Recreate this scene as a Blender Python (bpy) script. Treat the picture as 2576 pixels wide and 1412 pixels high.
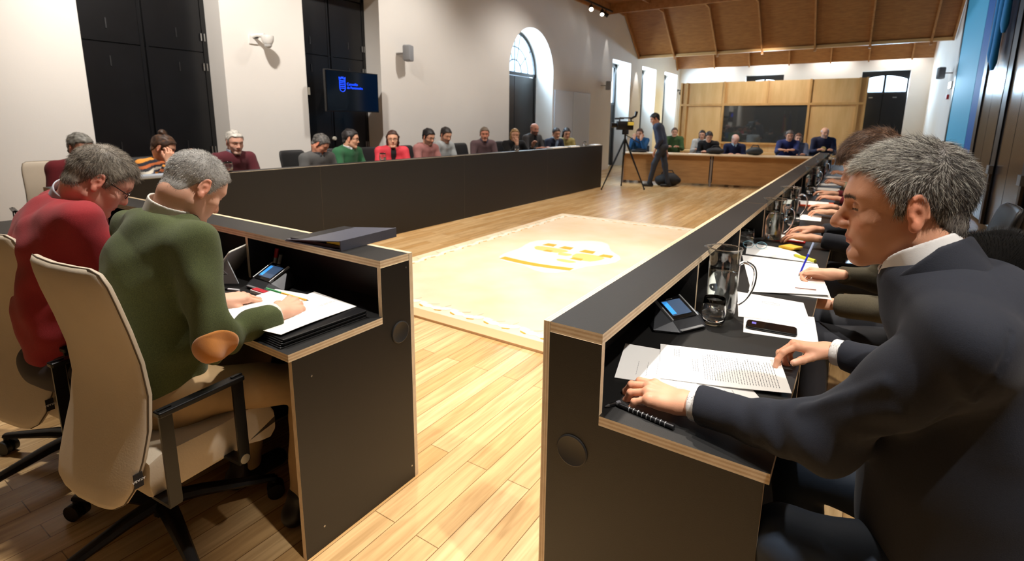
import bpy, math, random
import numpy as np
from mathutils import Vector, Matrix
random.seed(7); rng = np.random.default_rng(7)
for o in list(bpy.data.objects): bpy.data.objects.remove(o)
SC = bpy.context.scene; COL = SC.collection
PI = math.pi
# ------------------------------------------------------------------ camera
F_PX, CY, YAW, PITCH, ROLL, CAM_H = 1307.81, 565.96, -.584, -.195, .010, 1.442
fwd = np.array([math.sin(YAW)*math.cos(PITCH), math.cos(YAW)*math.cos(PITCH), math.sin(PITCH)])
r0 = np.array([math.cos(YAW), -math.sin(YAW), 0]); u0 = np.cross(r0, fwd)
rgt = r0*math.cos(ROLL)+u0*math.sin(ROLL); upv = -r0*math.sin(ROLL)+u0*math.cos(ROLL)
cam = bpy.data.cameras.new('camera'); camo = bpy.data.objects.new('camera', cam); COL.objects.link(camo)
M = Matrix(((rgt[0], upv[0], -fwd[0], 0), (rgt[1], upv[1], -fwd[1], 0), (rgt[2], upv[2], -fwd[2], CAM_H), (0, 0, 0, 1)))
camo.matrix_world = M
cam.sensor_width = 36; cam.sensor_fit = 'HORIZONTAL'; cam.lens = F_PX/2576*36; cam.shift_y = -(706-CY)/2576
cam.clip_start = .05; cam.clip_end = 200
cam.dof.use_dof = True; cam.dof.focus_distance = 1.35; cam.dof.aperture_fstop = 5.0
SC.camera = camo
# ------------------------------------------------------------------ world, exposure
w = bpy.data.worlds.new('sky'); SC.world = w; w.use_nodes = True
w.node_tree.nodes['Background'].inputs[0].default_value = (.55, .75, 1, 1)
w.node_tree.nodes['Background'].inputs[1].default_value = 2.0
vs = SC.view_settings; vs.view_transform = 'Standard'; vs.look = 'None'; vs.gamma = 1; vs.use_curve_mapping = False
vs.exposure = 0.5
WARM = (1, .90, .78); NEUT = (1, .94, .87); DAY = (.62, .82, 1)
def spot(loc, tgt, e, size=70, blend=.6, col=NEUT, rad=.06, name='ceiling_or_added_spot_light'):
    l = bpy.data.lights.new(name, 'SPOT'); l.energy = e; l.spot_size = math.radians(size); l.spot_blend = blend
    l.color = col; l.shadow_soft_size = rad
    o = bpy.data.objects.new(name, l); COL.objects.link(o); o.location = loc
    o.rotation_euler = (Vector(tgt)-Vector(loc)).to_track_quat('-Z', 'Y').to_euler(); return o
def area(loc, tgt, e, sx, sy, col=DAY, name='window_daylight'):
    l = bpy.data.lights.new(name, 'AREA'); l.shape = 'RECTANGLE'; l.size = sx; l.size_y = sy; l.energy = e; l.color = col
    o = bpy.data.objects.new(name, l); COL.objects.link(o); o.location = loc
    o.rotation_euler = (Vector(tgt)-Vector(loc)).to_track_quat('-Z', 'Y').to_euler(); return o
# key spots on the ceiling track, row over the hall, wall washers
spot((1.3, .55, 4.5), (.1, 1.6, .8), 430, 44, .5, NEUT, .05)
spot((-.7, 1.9, 4.6), (-2.1, .7, .8), 420, 62, .5, NEUT, .05)
spot((-3.3, .95, 4.6), (-2.2, .75, 1.0), 240, 52, .6, NEUT, .06)
spot((-1.0, 1.1, 4.6), (.05, 1.5, 1.0), 190, 50, .6, NEUT, .06)
spot((-3.0, 3.2, 4.6), (-3.0, 4.2, 0), 420, 95, .7, WARM, .10)
spot((-2.4, 6.2, 4.6), (-2.6, 6.4, 0), 330, 95, .7, WARM, .10)
spot((-1.3, 3.6, 4.6), (-1.6, 3.2, 0), 330, 80, .6, WARM, .10)
spot((-2.6, 9.5, 4.5), (-2.6, 10.2, 0), 260, 95, .7, WARM, .10)
spot((-4.3, 2.2, 4.6), (-6.7, 3.4, 1.8), 560, 90, .8, NEUT, .12)
spot((-4.3, 6.5, 4.6), (-6.5, 6.5, 1.5), 215, 95, .8, NEUT, .12)
spot((-4.3, 10.5, 4.5), (-6.3, 10.0, 1.4), 190, 95, .8, NEUT, .12)
spot((-2.5, 13.6, 4.5), (-2.5, 14.2, .8), 260, 100, .7, NEUT, .12)
spot((.3, 4.5, 4.5), (-.2, 4.2, .8), 170, 60, .6, NEUT, .10)
spot((-2.6, 17.0, 3.5), (-2.7, 19.2, 1.7), 120, 120, .8, WARM, .15)
for x_ in (-5.2, -3.2, -1.2, .8): spot((x_, 22.55, 4.3), (x_, 22.88, 2.9), 75, 120, .8, NEUT, .06)  # unseen spots added to brighten the end wall
spot((-6.52, 15.15, 4.45), (-6.66, 15.25, 2.5), 25, 30, .5, NEUT, .01)
spot((-6.52, 13.9, 4.4), (-6.66, 14.0, 2.5), 9, 30, .5, NEUT, .01)
spot((-6.5, 17.75, 3.75), (-6.62, 17.9, 1.0), 80, 34, .4, NEUT, .01)
spot((1.55, 18.0, 3.6), (1.68, 18.05, 1.0), 30, 26, .4, NEUT, .01)

# ------------------------------------------------------------------ materials
def srgb(c):
    return tuple(((x/255/12.92) if x/255 <= .04045 else ((x/255+.055)/1.055)**2.4) for x in c)
_M = {}
def mat(name, rgb, rough=.5, metal=0, bump=0, bscale=40, var=0, vscale=8, vrgb=None, coat=0, sheen=0, spec=.5, stretch=None, emit=None, estr=0, attr=None, sss=0):
    if name in _M: return _M[name]
    m = bpy.data.materials.new(name); m.use_nodes = True; nt = m.node_tree; b = nt.nodes['Principled BSDF']
    c = srgb(rgb)+(1,)
    b.inputs['Base Color'].default_value = c; b.inputs['Roughness'].default_value = rough; b.inputs['Metallic'].default_value = metal
    b.inputs['Specular IOR Level'].default_value = spec
    if coat: b.inputs['Coat Weight'].default_value = coat
    if sheen: b.inputs['Sheen Weight'].default_value = sheen; b.inputs['Sheen Roughness'].default_value = .6
    if sss:
        b.inputs['Subsurface Weight'].default_value = sss; b.inputs['Subsurface Radius'].default_value = (.012, .005, .003); b.inputs['Subsurface Scale'].default_value = 1
    if emit: b.inputs['Emission Color'].default_value = srgb(emit)+(1,); b.inputs['Emission Strength'].default_value = estr
    tc = nt.nodes.new('ShaderNodeTexCoord'); src = tc.outputs['Object']
    if stretch:
        mp = nt.nodes.new('ShaderNodeMapping'); mp.inputs['Scale'].default_value = stretch; nt.links.new(src, mp.inputs[0]); src = mp.outputs[0]
    colsock = None
    if attr:
        a = nt.nodes.new('ShaderNodeAttribute'); a.attribute_name = attr; colsock = a.outputs['Color']
        nt.links.new(colsock, b.inputs['Base Color'])
    if var:
        n = nt.nodes.new('ShaderNodeTexNoise'); n.inputs['Scale'].default_value = vscale; n.inputs['Detail'].default_value = 5
        nt.links.new(src, n.inputs['Vector'])
        r = nt.nodes.new('ShaderNodeValToRGB'); r.color_ramp.elements[0].position = .5-.2; r.color_ramp.elements[1].position = .5+.2
        v2 = srgb(vrgb) if vrgb else tuple(x*(1-var) for x in c[:3])
        r.color_ramp.elements[0].color = tuple(v2)+(1,); r.color_ramp.elements[1].color = c
        nt.links.new(n.outputs['Fac'], r.inputs[0])
        if attr:
            mx = nt.nodes.new('ShaderNodeMix'); mx.data_type = 'RGBA'; mx.blend_type = 'MULTIPLY'; mx.inputs[0].default_value = 1
            nt.links.new(colsock, mx.inputs[6]); nt.links.new(r.outputs[0], mx.inputs[7]); nt.links.new(mx.outputs[2], b.inputs['Base Color'])
        else: nt.links.new(r.outputs[0], b.inputs['Base Color'])
    if bump:
        n = nt.nodes.new('ShaderNodeTexNoise'); n.inputs['Scale'].default_value = bscale; n.inputs['Detail'].default_value = 4
        nt.links.new(src, n.inputs['Vector']); bp = nt.nodes.new('ShaderNodeBump'); bp.inputs['Strength'].default_value = bump; bp.inputs['Distance'].default_value = .002
        nt.links.new(n.outputs['Fac'], bp.inputs['Height']); nt.links.new(bp.outputs[0], b.inputs['Normal'])
    _M[name] = m; return m
def glassmat(name, tint=(1, 1, 1), rough=0, ior=1.45, thin=False):
    if name in _M: return _M[name]
    m = bpy.data.materials.new(name); m.use_nodes = True; nt = m.node_tree; b = nt.nodes['Principled BSDF']
    if thin:
        out = nt.nodes['Material Output']; tr = nt.nodes.new('ShaderNodeBsdfTransparent'); gl = nt.nodes.new('ShaderNodeBsdfGlossy'); gl.inputs['Roughness'].default_value = .02
        tr.inputs[0].default_value = tint+(1,); lw = nt.nodes.new('ShaderNodeLayerWeight'); lw.inputs['Blend'].default_value = .5
        pw = nt.nodes.new('ShaderNodeMath'); pw.operation = 'POWER'; pw.inputs[1].default_value = 3.2; nt.links.new(lw.outputs['Facing'], pw.inputs[0])
        fr = nt.nodes.new('ShaderNodeMath'); fr.operation = 'MULTIPLY_ADD'; fr.inputs[1].default_value = .75; fr.inputs[2].default_value = ((ior-1)/(ior+1))**2; nt.links.new(pw.outputs[0], fr.inputs[0])
        mx = nt.nodes.new('ShaderNodeMixShader'); nt.links.new(fr.outputs[0], mx.inputs[0]); nt.links.new(tr.outputs[0], mx.inputs[1]); nt.links.new(gl.outputs[0], mx.inputs[2]); nt.links.new(mx.outputs[0], out.inputs[0])
    else:
        b.inputs['Base Color'].default_value = tint+(1,); b.inputs['Transmission Weight'].default_value = 1; b.inputs['Roughness'].default_value = rough; b.inputs['IOR'].default_value = ior
    _M[name] = m; return m
def woodmat(name, c1, c2, scale=(1, 1, 1), rough=.45, rings=6, spec=.4):
    if name in _M: return _M[name]
    m = bpy.data.materials.new(name); m.use_nodes = True; nt = m.node_tree; b = nt.nodes['Principled BSDF']; N = nt.nodes.new; L = nt.links.new
    tc = N('ShaderNodeTexCoord'); mp = N('ShaderNodeMapping'); mp.inputs['Scale'].default_value = scale; L(tc.outputs['Object'], mp.inputs[0])
    n = N('ShaderNodeTexNoise'); n.inputs['Scale'].default_value = rings; n.inputs['Detail'].default_value = 7; n.inputs['Roughness'].default_value = .6; L(mp.outputs[0], n.inputs['Vector'])
    r = N('ShaderNodeValToRGB'); r.color_ramp.elements[0].position = .3; r.color_ramp.elements[1].position = .7
    r.color_ramp.elements[0].color = srgb(c1)+(1,); r.color_ramp.elements[1].color = srgb(c2)+(1,); L(n.outputs['Fac'], r.inputs[0]); L(r.outputs[0], b.inputs['Base Color'])
    b.inputs['Roughness'].default_value = rough; b.inputs['Specular IOR Level'].default_value = spec
    _M[name] = m; return m

# ------------------------------------------------------------------ mesh builder
class MB:
    def __init__(s): s.v = []; s.f = []; s.m = []
    def add(s, vs, fs, mi=0):
        o = len(s.v); s.v += [tuple(map(float, p)) for p in vs]
        for i, f in enumerate(fs): s.f.append(tuple(o+j for j in f)); s.m.append(mi[i] if isinstance(mi, (list, tuple)) else mi)
        return s
    def box(s, x0, x1, y0, y1, z0, z1, mi=0, X=None):
        vs = [(x, y, z) for z in (z0, z1) for x, y in ((x0, y0), (x1, y0), (x1, y1), (x0, y1))]
        if X is not None: vs = [X @ Vector(p) for p in vs]
        return s.add(vs, [(3, 2, 1, 0), (4, 5, 6, 7), (0, 1, 5, 4), (1, 2, 6, 5), (2, 3, 7, 6), (3, 0, 4, 7)], mi)
    def rbox(s, x0, x1, y0, y1, z0, z1, r=.01, mi=0, X=None, seg=3):
        # rounded box: rounded outline in xy, chamfered rims in z
        pts = []
        r = min(r, (x1-x0)/2.01, (y1-y0)/2.01)
        for cx, cy, a0 in ((x1-r, y1-r, 0), (x0+r, y1-r, PI/2), (x0+r, y0+r, PI), (x1-r, y0+r, 1.5*PI)):
            for k in range(seg+1):
                a = a0+PI/2*k/seg; pts.append((cx, cy, math.cos(a), math.sin(a)))
        n = len(pts); rz = min(r*.6, (z1-z0)/2.01)
        rings = [(z0, r-rz*.0-rz), (z0+rz*.3, r-rz*.3), (z0+rz, r), (z1-rz, r), (z1-rz*.3, r-rz*.3), (z1, r-rz)]
        vs = []
        for z, rr in rings:
            for cx, cy, c, sn in pts: vs.append((cx+c*rr, cy+sn*rr, z))
        if X is not None: vs = [X @ Vector(p) for p in vs]
        fs = [tuple(range(n))[::-1], tuple((len(rings)-1)*n+i for i in range(n))]
        for k in range(len(rings)-1):
            for i in range(n): j = (i+1) % n; fs.append((k*n+i, k*n+j, (k+1)*n+j, (k+1)*n+i))
        return s.add(vs, fs, mi)
    def panel(s, b, ax, n=5, mf=0, m1=1, m2=2):
        # sheet of plywood: faces mf, edges in thin layers m1/m2 stacked along axis ax
        lo = [b[0], b[2], b[4]]; hi = [b[1], b[3], b[5]]
        for k in range(n):
            l = lo[:]; h = hi[:]; l[ax] = lo[ax]+(hi[ax]-lo[ax])*k/n; h[ax] = lo[ax]+(hi[ax]-lo[ax])*(k+1)/n
            mm = [m1 if k % 2 == 0 else m2]*6
            # face order: -z,+z,-y,+x,+y,-x
            fa = {0: (5, 3), 1: (2, 4), 2: (0, 1)}[ax]
            vs = [(x, y, z) for z in (l[2], h[2]) for x, y in ((l[0], l[1]), (h[0], l[1]), (h[0], h[1]), (l[0], h[1]))]
            fs = [(3, 2, 1, 0), (4, 5, 6, 7), (0, 1, 5, 4), (1, 2, 6, 5), (2, 3, 7, 6), (3, 0, 4, 7)]
            keep = [i for i in range(6) if not ((i == fa[0] and k > 0) or (i == fa[1] and k < n-1))]
            mm[fa[0]] = mf; mm[fa[1]] = mf
            s.add(vs, [fs[i] for i in keep], [mm[i] for i in keep])
        return s
    def prism(s, poly, ax, a, b, n=1, mf=0, m1=None, m2=None):
        # polygon (2 coords, other axes in order) extruded along axis ax from a to b in n layers
        m1 = mf if m1 is None else m1; m2 = m1 if m2 is None else m2
        def P(q, t):
            q = list(q); q.insert(ax, t); return tuple(q)
        N = len(poly)
        area_ = sum(poly[i][0]*poly[(i+1) % N][1]-poly[(i+1) % N][0]*poly[i][1] for i in range(N))
        if (area_ > 0) == (ax == 1): poly = poly[::-1]
        vs = []
        for k in range(n+1):
            vs += [P(q, a+(b-a)*k/n) for q in poly]
        fs = [tuple(range(N))[::-1], tuple(n*N+i for i in range(N))]; mi = [mf, mf]
        for k in range(n):
            for i in range(N): j = (i+1) % N; fs.append((k*N+i, k*N+j, (k+1)*N+j, (k+1)*N+i)); mi.append(m1 if k % 2 == 0 else m2)
        return s.add(vs, fs, mi)
    def tube(s, pts, r, seg=10, mi=0, cap=True, flat=1.0):
        pts = [Vector(p) for p in pts]; n = len(pts); rs = r if isinstance(r, (list, tuple)) else [r]*n
        vs = []; up = Vector((0, 0, 1)); pn = None
        for i, p in enumerate(pts):
            t = (pts[min(i+1, n-1)]-pts[max(i-1, 0)]).normalized()
            if pn is None:
                pn = t.cross(up) if abs(t.z) < .95 else t.cross(Vector((1, 0, 0)))
            pn = (pn-t*pn.dot(t)).normalized(); bn = t.cross(pn)
            for k in range(seg):
                a = 2*PI*k/seg; vs.append(p+pn*math.cos(a)*rs[i]+bn*math.sin(a)*rs[i]*flat)
        fs = []
        for i in range(n-1):
            for k in range(seg): j = (k+1) % seg; fs.append((i*seg+k, i*seg+j, (i+1)*seg+j, (i+1)*seg+k))
        if cap: fs += [tuple(range(seg))[::-1], tuple((n-1)*seg+k for k in range(seg))]
        return s.add(vs, fs, mi)
    def stube(s, pts, r, seg=10, mi=0, n=5, cap=True):
        # tube through a smooth curve
        P = [np.array(p, float) for p in pts]; rs = list(r) if isinstance(r, (list, tuple)) else [r]*len(P); Q = []; R = []
        for i in range(len(P)-1):
            p0 = P[max(i-1, 0)]; p1 = P[i]; p2 = P[i+1]; p3 = P[min(i+2, len(P)-1)]
            for k in range(n):
                t = k/n; Q.append(.5*((2*p1)+(-p0+p2)*t+(2*p0-5*p1+4*p2-p3)*t*t+(-p0+3*p1-3*p2+p3)*t**3)); R.append(rs[i]*(1-t)+rs[i+1]*t)
        Q.append(P[-1]); R.append(rs[-1]); return s.tube(Q, R, seg, mi, cap)
    def lathe(s, prof, c=(0, 0, 0), seg=32, mi=0, X=None, closed=False):
        vs = []; n = len(prof)
        for r, z in prof:
            for k in range(seg): a = 2*PI*k/seg; vs.append((c[0]+r*math.cos(a), c[1]+r*math.sin(a), c[2]+z))
        if X is not None: vs = [X @ Vector(p) for p in vs]
        fs = []
        for i in range(n-1 if not closed else n):
            i2 = (i+1) % n
            for k in range(seg): j = (k+1) % seg; fs.append((i*seg+k, i*seg+j, i2*seg+j, i2*seg+k))
        if not closed:
            if prof[0][0] > 1e-5: fs.append(tuple(range(seg))[::-1])
            if prof[-1][0] > 1e-5: fs.append(tuple((n-1)*seg+k for k in range(seg)))
        return s.add(vs, fs, mi)
    def build(s, name, mats, parent=None, smooth=False, world=False):
        off = np.array(parent.location) if (parent is not None and world) else np.zeros(3)
        me = bpy.data.meshes.new(name)
        vs = np.array(s.v)-off
        me.from_pydata(vs.tolist(), [], s.f)
        mats = mats if isinstance(mats, (list, tuple)) else [mats]
        for m in mats: me.materials.append(m)
        if len(mats) > 1: me.polygons.foreach_set('material_index', s.m)
        me.update()
        if smooth:
            me.polygons.foreach_set('use_smooth', [True]*len(me.polygons))
            if smooth != 'all': me.set_sharp_from_angle(angle=math.radians(40))
        o = bpy.data.objects.new(name, me); COL.objects.link(o)
        if parent is not None: o.parent = parent
        return o
def tag(o, label=None, cat=None, group=None, kind=None):
    if label: o['label'] = label
    if cat: o['category'] = cat
    if group: o['group'] = group
    if kind: o['kind'] = kind
    return o
def thing(name, label, cat, loc=(0, 0, 0), rz=0, group=None):
    o = bpy.data.objects.new(name, None); COL.objects.link(o); o.location = loc; o.rotation_euler = (0, 0, rz); o.empty_display_size = .1
    return tag(o, label, cat, group)
def dup(o, parent=None, loc=None, rz=None, label=None, group=None):
    c = o.copy(); COL.objects.link(c)
    if parent is not None: c.parent = parent
    for ch in list(o.children): dup(ch, c)
    if loc is not None: c.location = loc
    if rz is not None: c.rotation_euler = (0, 0, rz)
    if label: c['label'] = label
    if group: c['group'] = group
    return c
def textmesh(body, size, name, m, parent, X, ext=.0004, align='CENTER'):
    cu = bpy.data.curves.new(name, 'FONT'); cu.body = body; cu.size = size; cu.extrude = ext; cu.align_x = align; cu.align_y = 'CENTER'
    t = bpy.data.objects.new(name+'_src', cu); COL.objects.link(t)
    dg = bpy.context.evaluated_depsgraph_get(); me = bpy.data.meshes.new_from_object(t.evaluated_get(dg)); bpy.data.objects.remove(t)
    me.name = name; me.materials.clear(); me.materials.append(m); me.transform(X)
    o = bpy.data.objects.new(name, me); COL.objects.link(o)
    if parent is not None: o.parent = parent
    return o
# ------------------------------------------------------------------ implicit-surface modelling (used for people and soft shapes)
def V3(*a): return np.array(a, dtype=np.float64)
def nrm(v): v = np.asarray(v, float); return v/max(np.linalg.norm(v), 1e-9)
def cap(P, a, b, ra, rb=None):
    rb = ra if rb is None else rb; a = np.asarray(a, float); b = np.asarray(b, float)
    ab = b-a; L = ab@ab
    t = np.clip(((P-a)@ab)/max(L, 1e-12), 0, 1)
    d = P-a-t[:, None]*ab
    return np.sqrt((d*d).sum(1))-(ra+(rb-ra)*t)
def ell(P, c, r, R=None):
    q = P-np.asarray(c, float)
    if R is not None: q = q@R
    r = np.asarray(r, float); k0 = np.sqrt(((q/r)**2).sum(1)); k1 = np.sqrt(((q/(r*r))**2).sum(1))
    return k0*(k0-1)/np.maximum(k1, 1e-9)
def smin(a, b, k):
    h = np.maximum(k-np.abs(a-b), 0)/k; return np.minimum(a, b)-h*h*k*.25
def smax(a, b, k): return -smin(-a, -b, k)
_ND = [(nrm(rng.normal(size=3)), rng.uniform(.7, 1.4), rng.uniform(0, 6.28)) for _ in range(9)]
def noise(P, f, o=0):
    s = 0
    for i, (d, m, ph) in enumerate(_ND): s = s+np.sin(P@d*(f*m*6.28)+ph+o*(i+1)*1.7)
    return s/4.
def near(P, c, R, fn):
    # evaluate fn only inside the sphere (c,R); elsewhere the distance to that sphere
    d = np.sqrt(((P-np.asarray(c, float))**2).sum(1))-R; out = d+.012; m = d < .012
    if m.any(): out[m] = fn(P[m])
    return out
def surf(fn, lo, hi, h, B=8, slack=1.5):
    lo = np.asarray(lo, float); hi = np.asarray(hi, float)
    nb = np.ceil((hi-lo)/(h*B)).astype(int)+1; n = nb*B
    g = [lo[i]+h*(B*np.arange(nb[i])+(B-1)/2) for i in range(3)]
    C = np.stack(np.meshgrid(*g, indexing='ij'), -1).reshape(-1, 3); fc = fn(C)
    act = np.abs(fc) < h*B*.87*slack
    F = np.where(fc < 0, -1., 1.).astype(np.float32).reshape(nb)
    F = np.repeat(np.repeat(np.repeat(F, B, 0), B, 1), B, 2)
    bi = np.stack(np.unravel_index(np.nonzero(act)[0], nb), -1)*B
    k = np.arange(B); off = np.stack(np.meshgrid(k, k, k, indexing='ij'), -1).reshape(-1, 3)
    CH = 1500
    for s in range(0, len(bi), CH):
        I = (bi[s:s+CH, None, :]+off[None]).reshape(-1, 3)
        F[I[:, 0], I[:, 1], I[:, 2]] = fn(lo+I*h)
    for sl in (np.s_[0], np.s_[-1], np.s_[:, 0], np.s_[:, -1], np.s_[:, :, 0], np.s_[:, :, -1]): F[sl] = np.maximum(F[sl], 1e-3)
    F[~np.isfinite(F)] = 1
    S = F < 0
    c8 = sum(S[i:n[0]-1+i, j:n[1]-1+j, l:n[2]-1+l].astype(np.uint8) for i in (0, 1) for j in (0, 1) for l in (0, 1))
    A = np.stack(np.nonzero((c8 > 0) & (c8 < 8)), -1)
    idx = -np.ones(c8.shape, np.int32); idx[A[:, 0], A[:, 1], A[:, 2]] = np.arange(len(A))
    cor = [(i, j, l) for i in (0, 1) for j in (0, 1) for l in (0, 1)]
    cv = {c: F[A[:, 0]+c[0], A[:, 1]+c[1], A[:, 2]+c[2]].astype(float) for c in cor}
    acc = np.zeros((len(A), 3)); cnt = np.zeros(len(A))
    for c in cor:
        for ax in range(3):
            if c[ax]: continue
            d = list(c); d[ax] = 1; d = tuple(d); a, b = cv[c], cv[d]; m = (a < 0) != (b < 0)
            t = np.where(m, a/np.where(np.abs(a-b) < 1e-12, 1, a-b), 0)
            p = np.array(c, float)[None]+t[:, None]*np.eye(3)[ax][None]
            acc += np.where(m[:, None], p, 0); cnt += m
    Vt = lo+h*(A+acc/cnt[:, None])
    Q = []
    for ax in range(3):
        sl0 = [slice(1, n[i]-1) for i in range(3)]; sl1 = list(sl0); sl0[ax] = slice(0, n[ax]-1); sl1[ax] = slice(1, n[ax])
        a = S[tuple(sl0)]; b = S[tuple(sl1)]
        E = np.stack(np.nonzero(a != b), -1); base = np.array([1, 1, 1]); base[ax] = 0; E2 = E+base
        inside = a[E[:, 0], E[:, 1], E[:, 2]]
        o1, o2 = [i for i in range(3) if i != ax]
        def cell(d1, d2):
            q = E2.copy(); q[:, o1] -= d1; q[:, o2] -= d2; return idx[q[:, 0], q[:, 1], q[:, 2]]
        q = np.stack([cell(1, 1), cell(0, 1), cell(0, 0), cell(1, 0)], -1)
        flip = inside if ax != 1 else ~inside
        q[~flip] = q[~flip][:, ::-1]
        Q.append(q[(q >= 0).all(1)])
    return Vt, np.concatenate(Q)
def npmesh(name, parts, mats, parent=None, cols=None, smooth=True, world=True, k=4):
    # parts: list of (verts, quads) joined into one mesh object
    off = np.array(parent.location) if (parent is not None and world) else np.zeros(3)
    Vs = []; Qs = []; o = 0
    for v, q in parts: Vs.append(v); Qs.append(q+o); o += len(v)
    v = np.concatenate(Vs)-off; q = np.concatenate(Qs); k = q.shape[1]
    me = bpy.data.meshes.new(name); me.vertices.add(len(v)); me.vertices.foreach_set('co', v.astype(np.float32).ravel())
    me.loops.add(len(q)*k); me.loops.foreach_set('vertex_index', q.astype(np.int32).ravel())
    me.polygons.add(len(q)); me.polygons.foreach_set('loop_start', np.arange(0, len(q)*k, k, dtype=np.int32))
    if smooth: me.polygons.foreach_set('use_smooth', np.ones(len(q), bool))
    me.update(calc_edges=True); me.validate()
    mats = mats if isinstance(mats, (list, tuple)) else [mats]
    for m in mats: me.materials.append(m)
    if cols is not None:
        a = me.color_attributes.new('Col', 'FLOAT_COLOR', 'POINT'); a.data.foreach_set('color', np.c_[cols, np.ones(len(cols))].astype(np.float32).ravel())
    ob = bpy.data.objects.new(name, me); COL.objects.link(ob)
    if parent is not None: ob.parent = parent
    return ob
def frame(f, u=(0, 0, 1)):
    # rotation whose columns are right, forward, up
    f = nrm(f); r = nrm(np.cross(f, u)); u = np.cross(r, f); return np.stack([r, f, u], 1)
def rotx(a): c, s = math.cos(a), math.sin(a); return np.array([[1, 0, 0], [0, c, -s], [0, s, c]])
def roty(a): c, s = math.cos(a), math.sin(a); return np.array([[c, 0, s], [0, 1, 0], [-s, 0, c]])
def rotz(a): c, s = math.cos(a), math.sin(a); return np.array([[c, -s, 0], [s, c, 0], [0, 0, 1]])

# ---- head, local frame: x right, y forward (face), z up, origin between the ear canals
def head_sdf(q, hd=False, nose=1.0, jaw=1.0, female=False, fat=0, mouth=0):
    ax = np.abs(q[:, 0]); qs = np.stack([ax, q[:, 1], q[:, 2]], 1)
    d = ell(q, (0, -.012, .038), (.076, .099, .084))
    d = smin(d, ell(q, (0, .030, .020), (.066, .066, .075)), .03)
    d = smin(d, ell(q, (0, .034, -.048), (.057*jaw+fat*.3, .058, .066)), .035)
    d = smin(d, cap(qs, (.050*jaw+fat*.5, .000, -.058), (.016, .078, -.098), .018+fat, .016), .035)
    d = smin(d, ell(qs, (.012, .083, -.096), (.019, .015, .015)), .022)                 # chin
    d = smin(d, cap(qs, (.012, .085, .030), (.040, .071, .030), .012, .011), .018)      # brow
    d = smin(d, ell(qs, (.045, .058, -.022), (.020, .022, .018)), .022)                 # cheek
    d = smin(d, ell(qs, (.028+fat*.3, .070, -.045), (.022, .018, .022)), .02)
    d = smax(d, -ell(qs, (.031, .094, .012), (.017, .018, .012)), .014)                 # socket
    d = smin(d, ell(qs, (.031, .0765, .010), (.0145, .0125, .0125)), .004)              # lid / eyeball
    if hd: d = smax(d, -cap(qs, (.020, .0905, .006), (.043, .083, .007), .0012), .002)
    n = nose
    d = smin(d, cap(q, (0, .083, .024), (0, .105*n+.002, -.016), .0070, .0100), .012)
    d = smin(d, ell(q, (0, .108*n, -.026), (.0125, .0145, .0118)), .009)
    d = smin(d, ell(qs, (.0125, .098*n, -.030), (.0075, .011, .0085)), .006)
    d = smax(d, -ell(qs, (.0065, .104*n, -.0375), (.0036, .006, .004)), .003)
    d = smin(d, ell(q, (0, .082, -.056), (.026, .018, .018)), .015)                     # muzzle
    d = smin(d, cap(qs, (0, .0985, -.0555), (.020, .087, -.060), .0052, .003), .006)
    d = smin(d, cap(qs, (0, .0965, -.0665), (.018, .087, -.0635), .0062, .003), .006)
    d = smax(d, -cap(qs, (0, .1045, -.0610), (.024, .089, -.0618), .0016+mouth, .0012), .003)
    d = smax(d, -ell(q, (0, .101, -.079), (.020, .008, .005)), .008)
    # ears
    def ear(p):
        R = rotz(-.42); c = V3(.0785, -.010, -.004); e = (p-c)@R      # e: x out, y fwd, z up
        th = np.arctan2(e[:, 2], -e[:, 1])
        disk = ell(e, (0, 0, .002), (.006, .0185, .031))
        lobe = ell(e, (-.001, .006, -.027), (.0055, .0095, .010))
        ringr = np.sqrt(((np.sqrt((e[:, 1]/.0165)**2+((e[:, 2]-.003)/.0290)**2)-1)*.019)**2+(e[:, 0]-.0045)**2)-.0036
        cut = smax(e[:, 1]-.010, -e[:, 2]-.012, .004)
        ringr = np.where(cut > 0, np.maximum(ringr, cut*.7), ringr)
        x = smin(smin(disk, ringr, .004), lobe, .008)
        x = smax(x, -ell(e, (.0095, .002, -.004), (.0085, .0085, .0125)), .004)
        x = smax(x, -cap(e, (.0075, -.004, .016), (.0075, .005, .020), .0035), .003)
        x = smin(x, ell(e, (.001, .012, -.006), (.0045, .004, .007)), .004)
        return x
    d = smin(d, near(qs, (.078, -.008, -.004), .042, ear), .006)
    return d
def hairline(y, style):
    L = {'short': [(-.13, -.07), (-.075, -.074), (-.052, -.045), (-.036, -.004), (-.022, .024), (.004, .034), (.008, -.016), (.024, -.014), (.031, .022), (.046, .050), (.058, .072), (.085, .086), (.12, .092)],
         'receded': [(-.13, -.07), (-.075, -.074), (-.052, -.045), (-.036, -.004), (-.022, .024), (.004, .034), (.007, -.016), (.024, -.012), (.030, .030), (.036, .058), (.055, .086), (.085, .084), (.12, .09)],
         'fringe': [(-.13, -.06), (-.075, -.07), (-.052, -.045), (-.036, -.004), (-.022, .024), (.004, .03), (.02, .0), (.03, .03), (.04, .062), (.06, .066), (.085, .066), (.12, .066)],
         'long': [(-.13, -.2), (-.02, -.2), (.004, -.04), (.016, -.01), (.028, .035), (.045, .068), (.085, .088), (.12, .094)]}[style]
    a = np.array(L); return np.interp(y, a[:, 0], a[:, 1])
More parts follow.
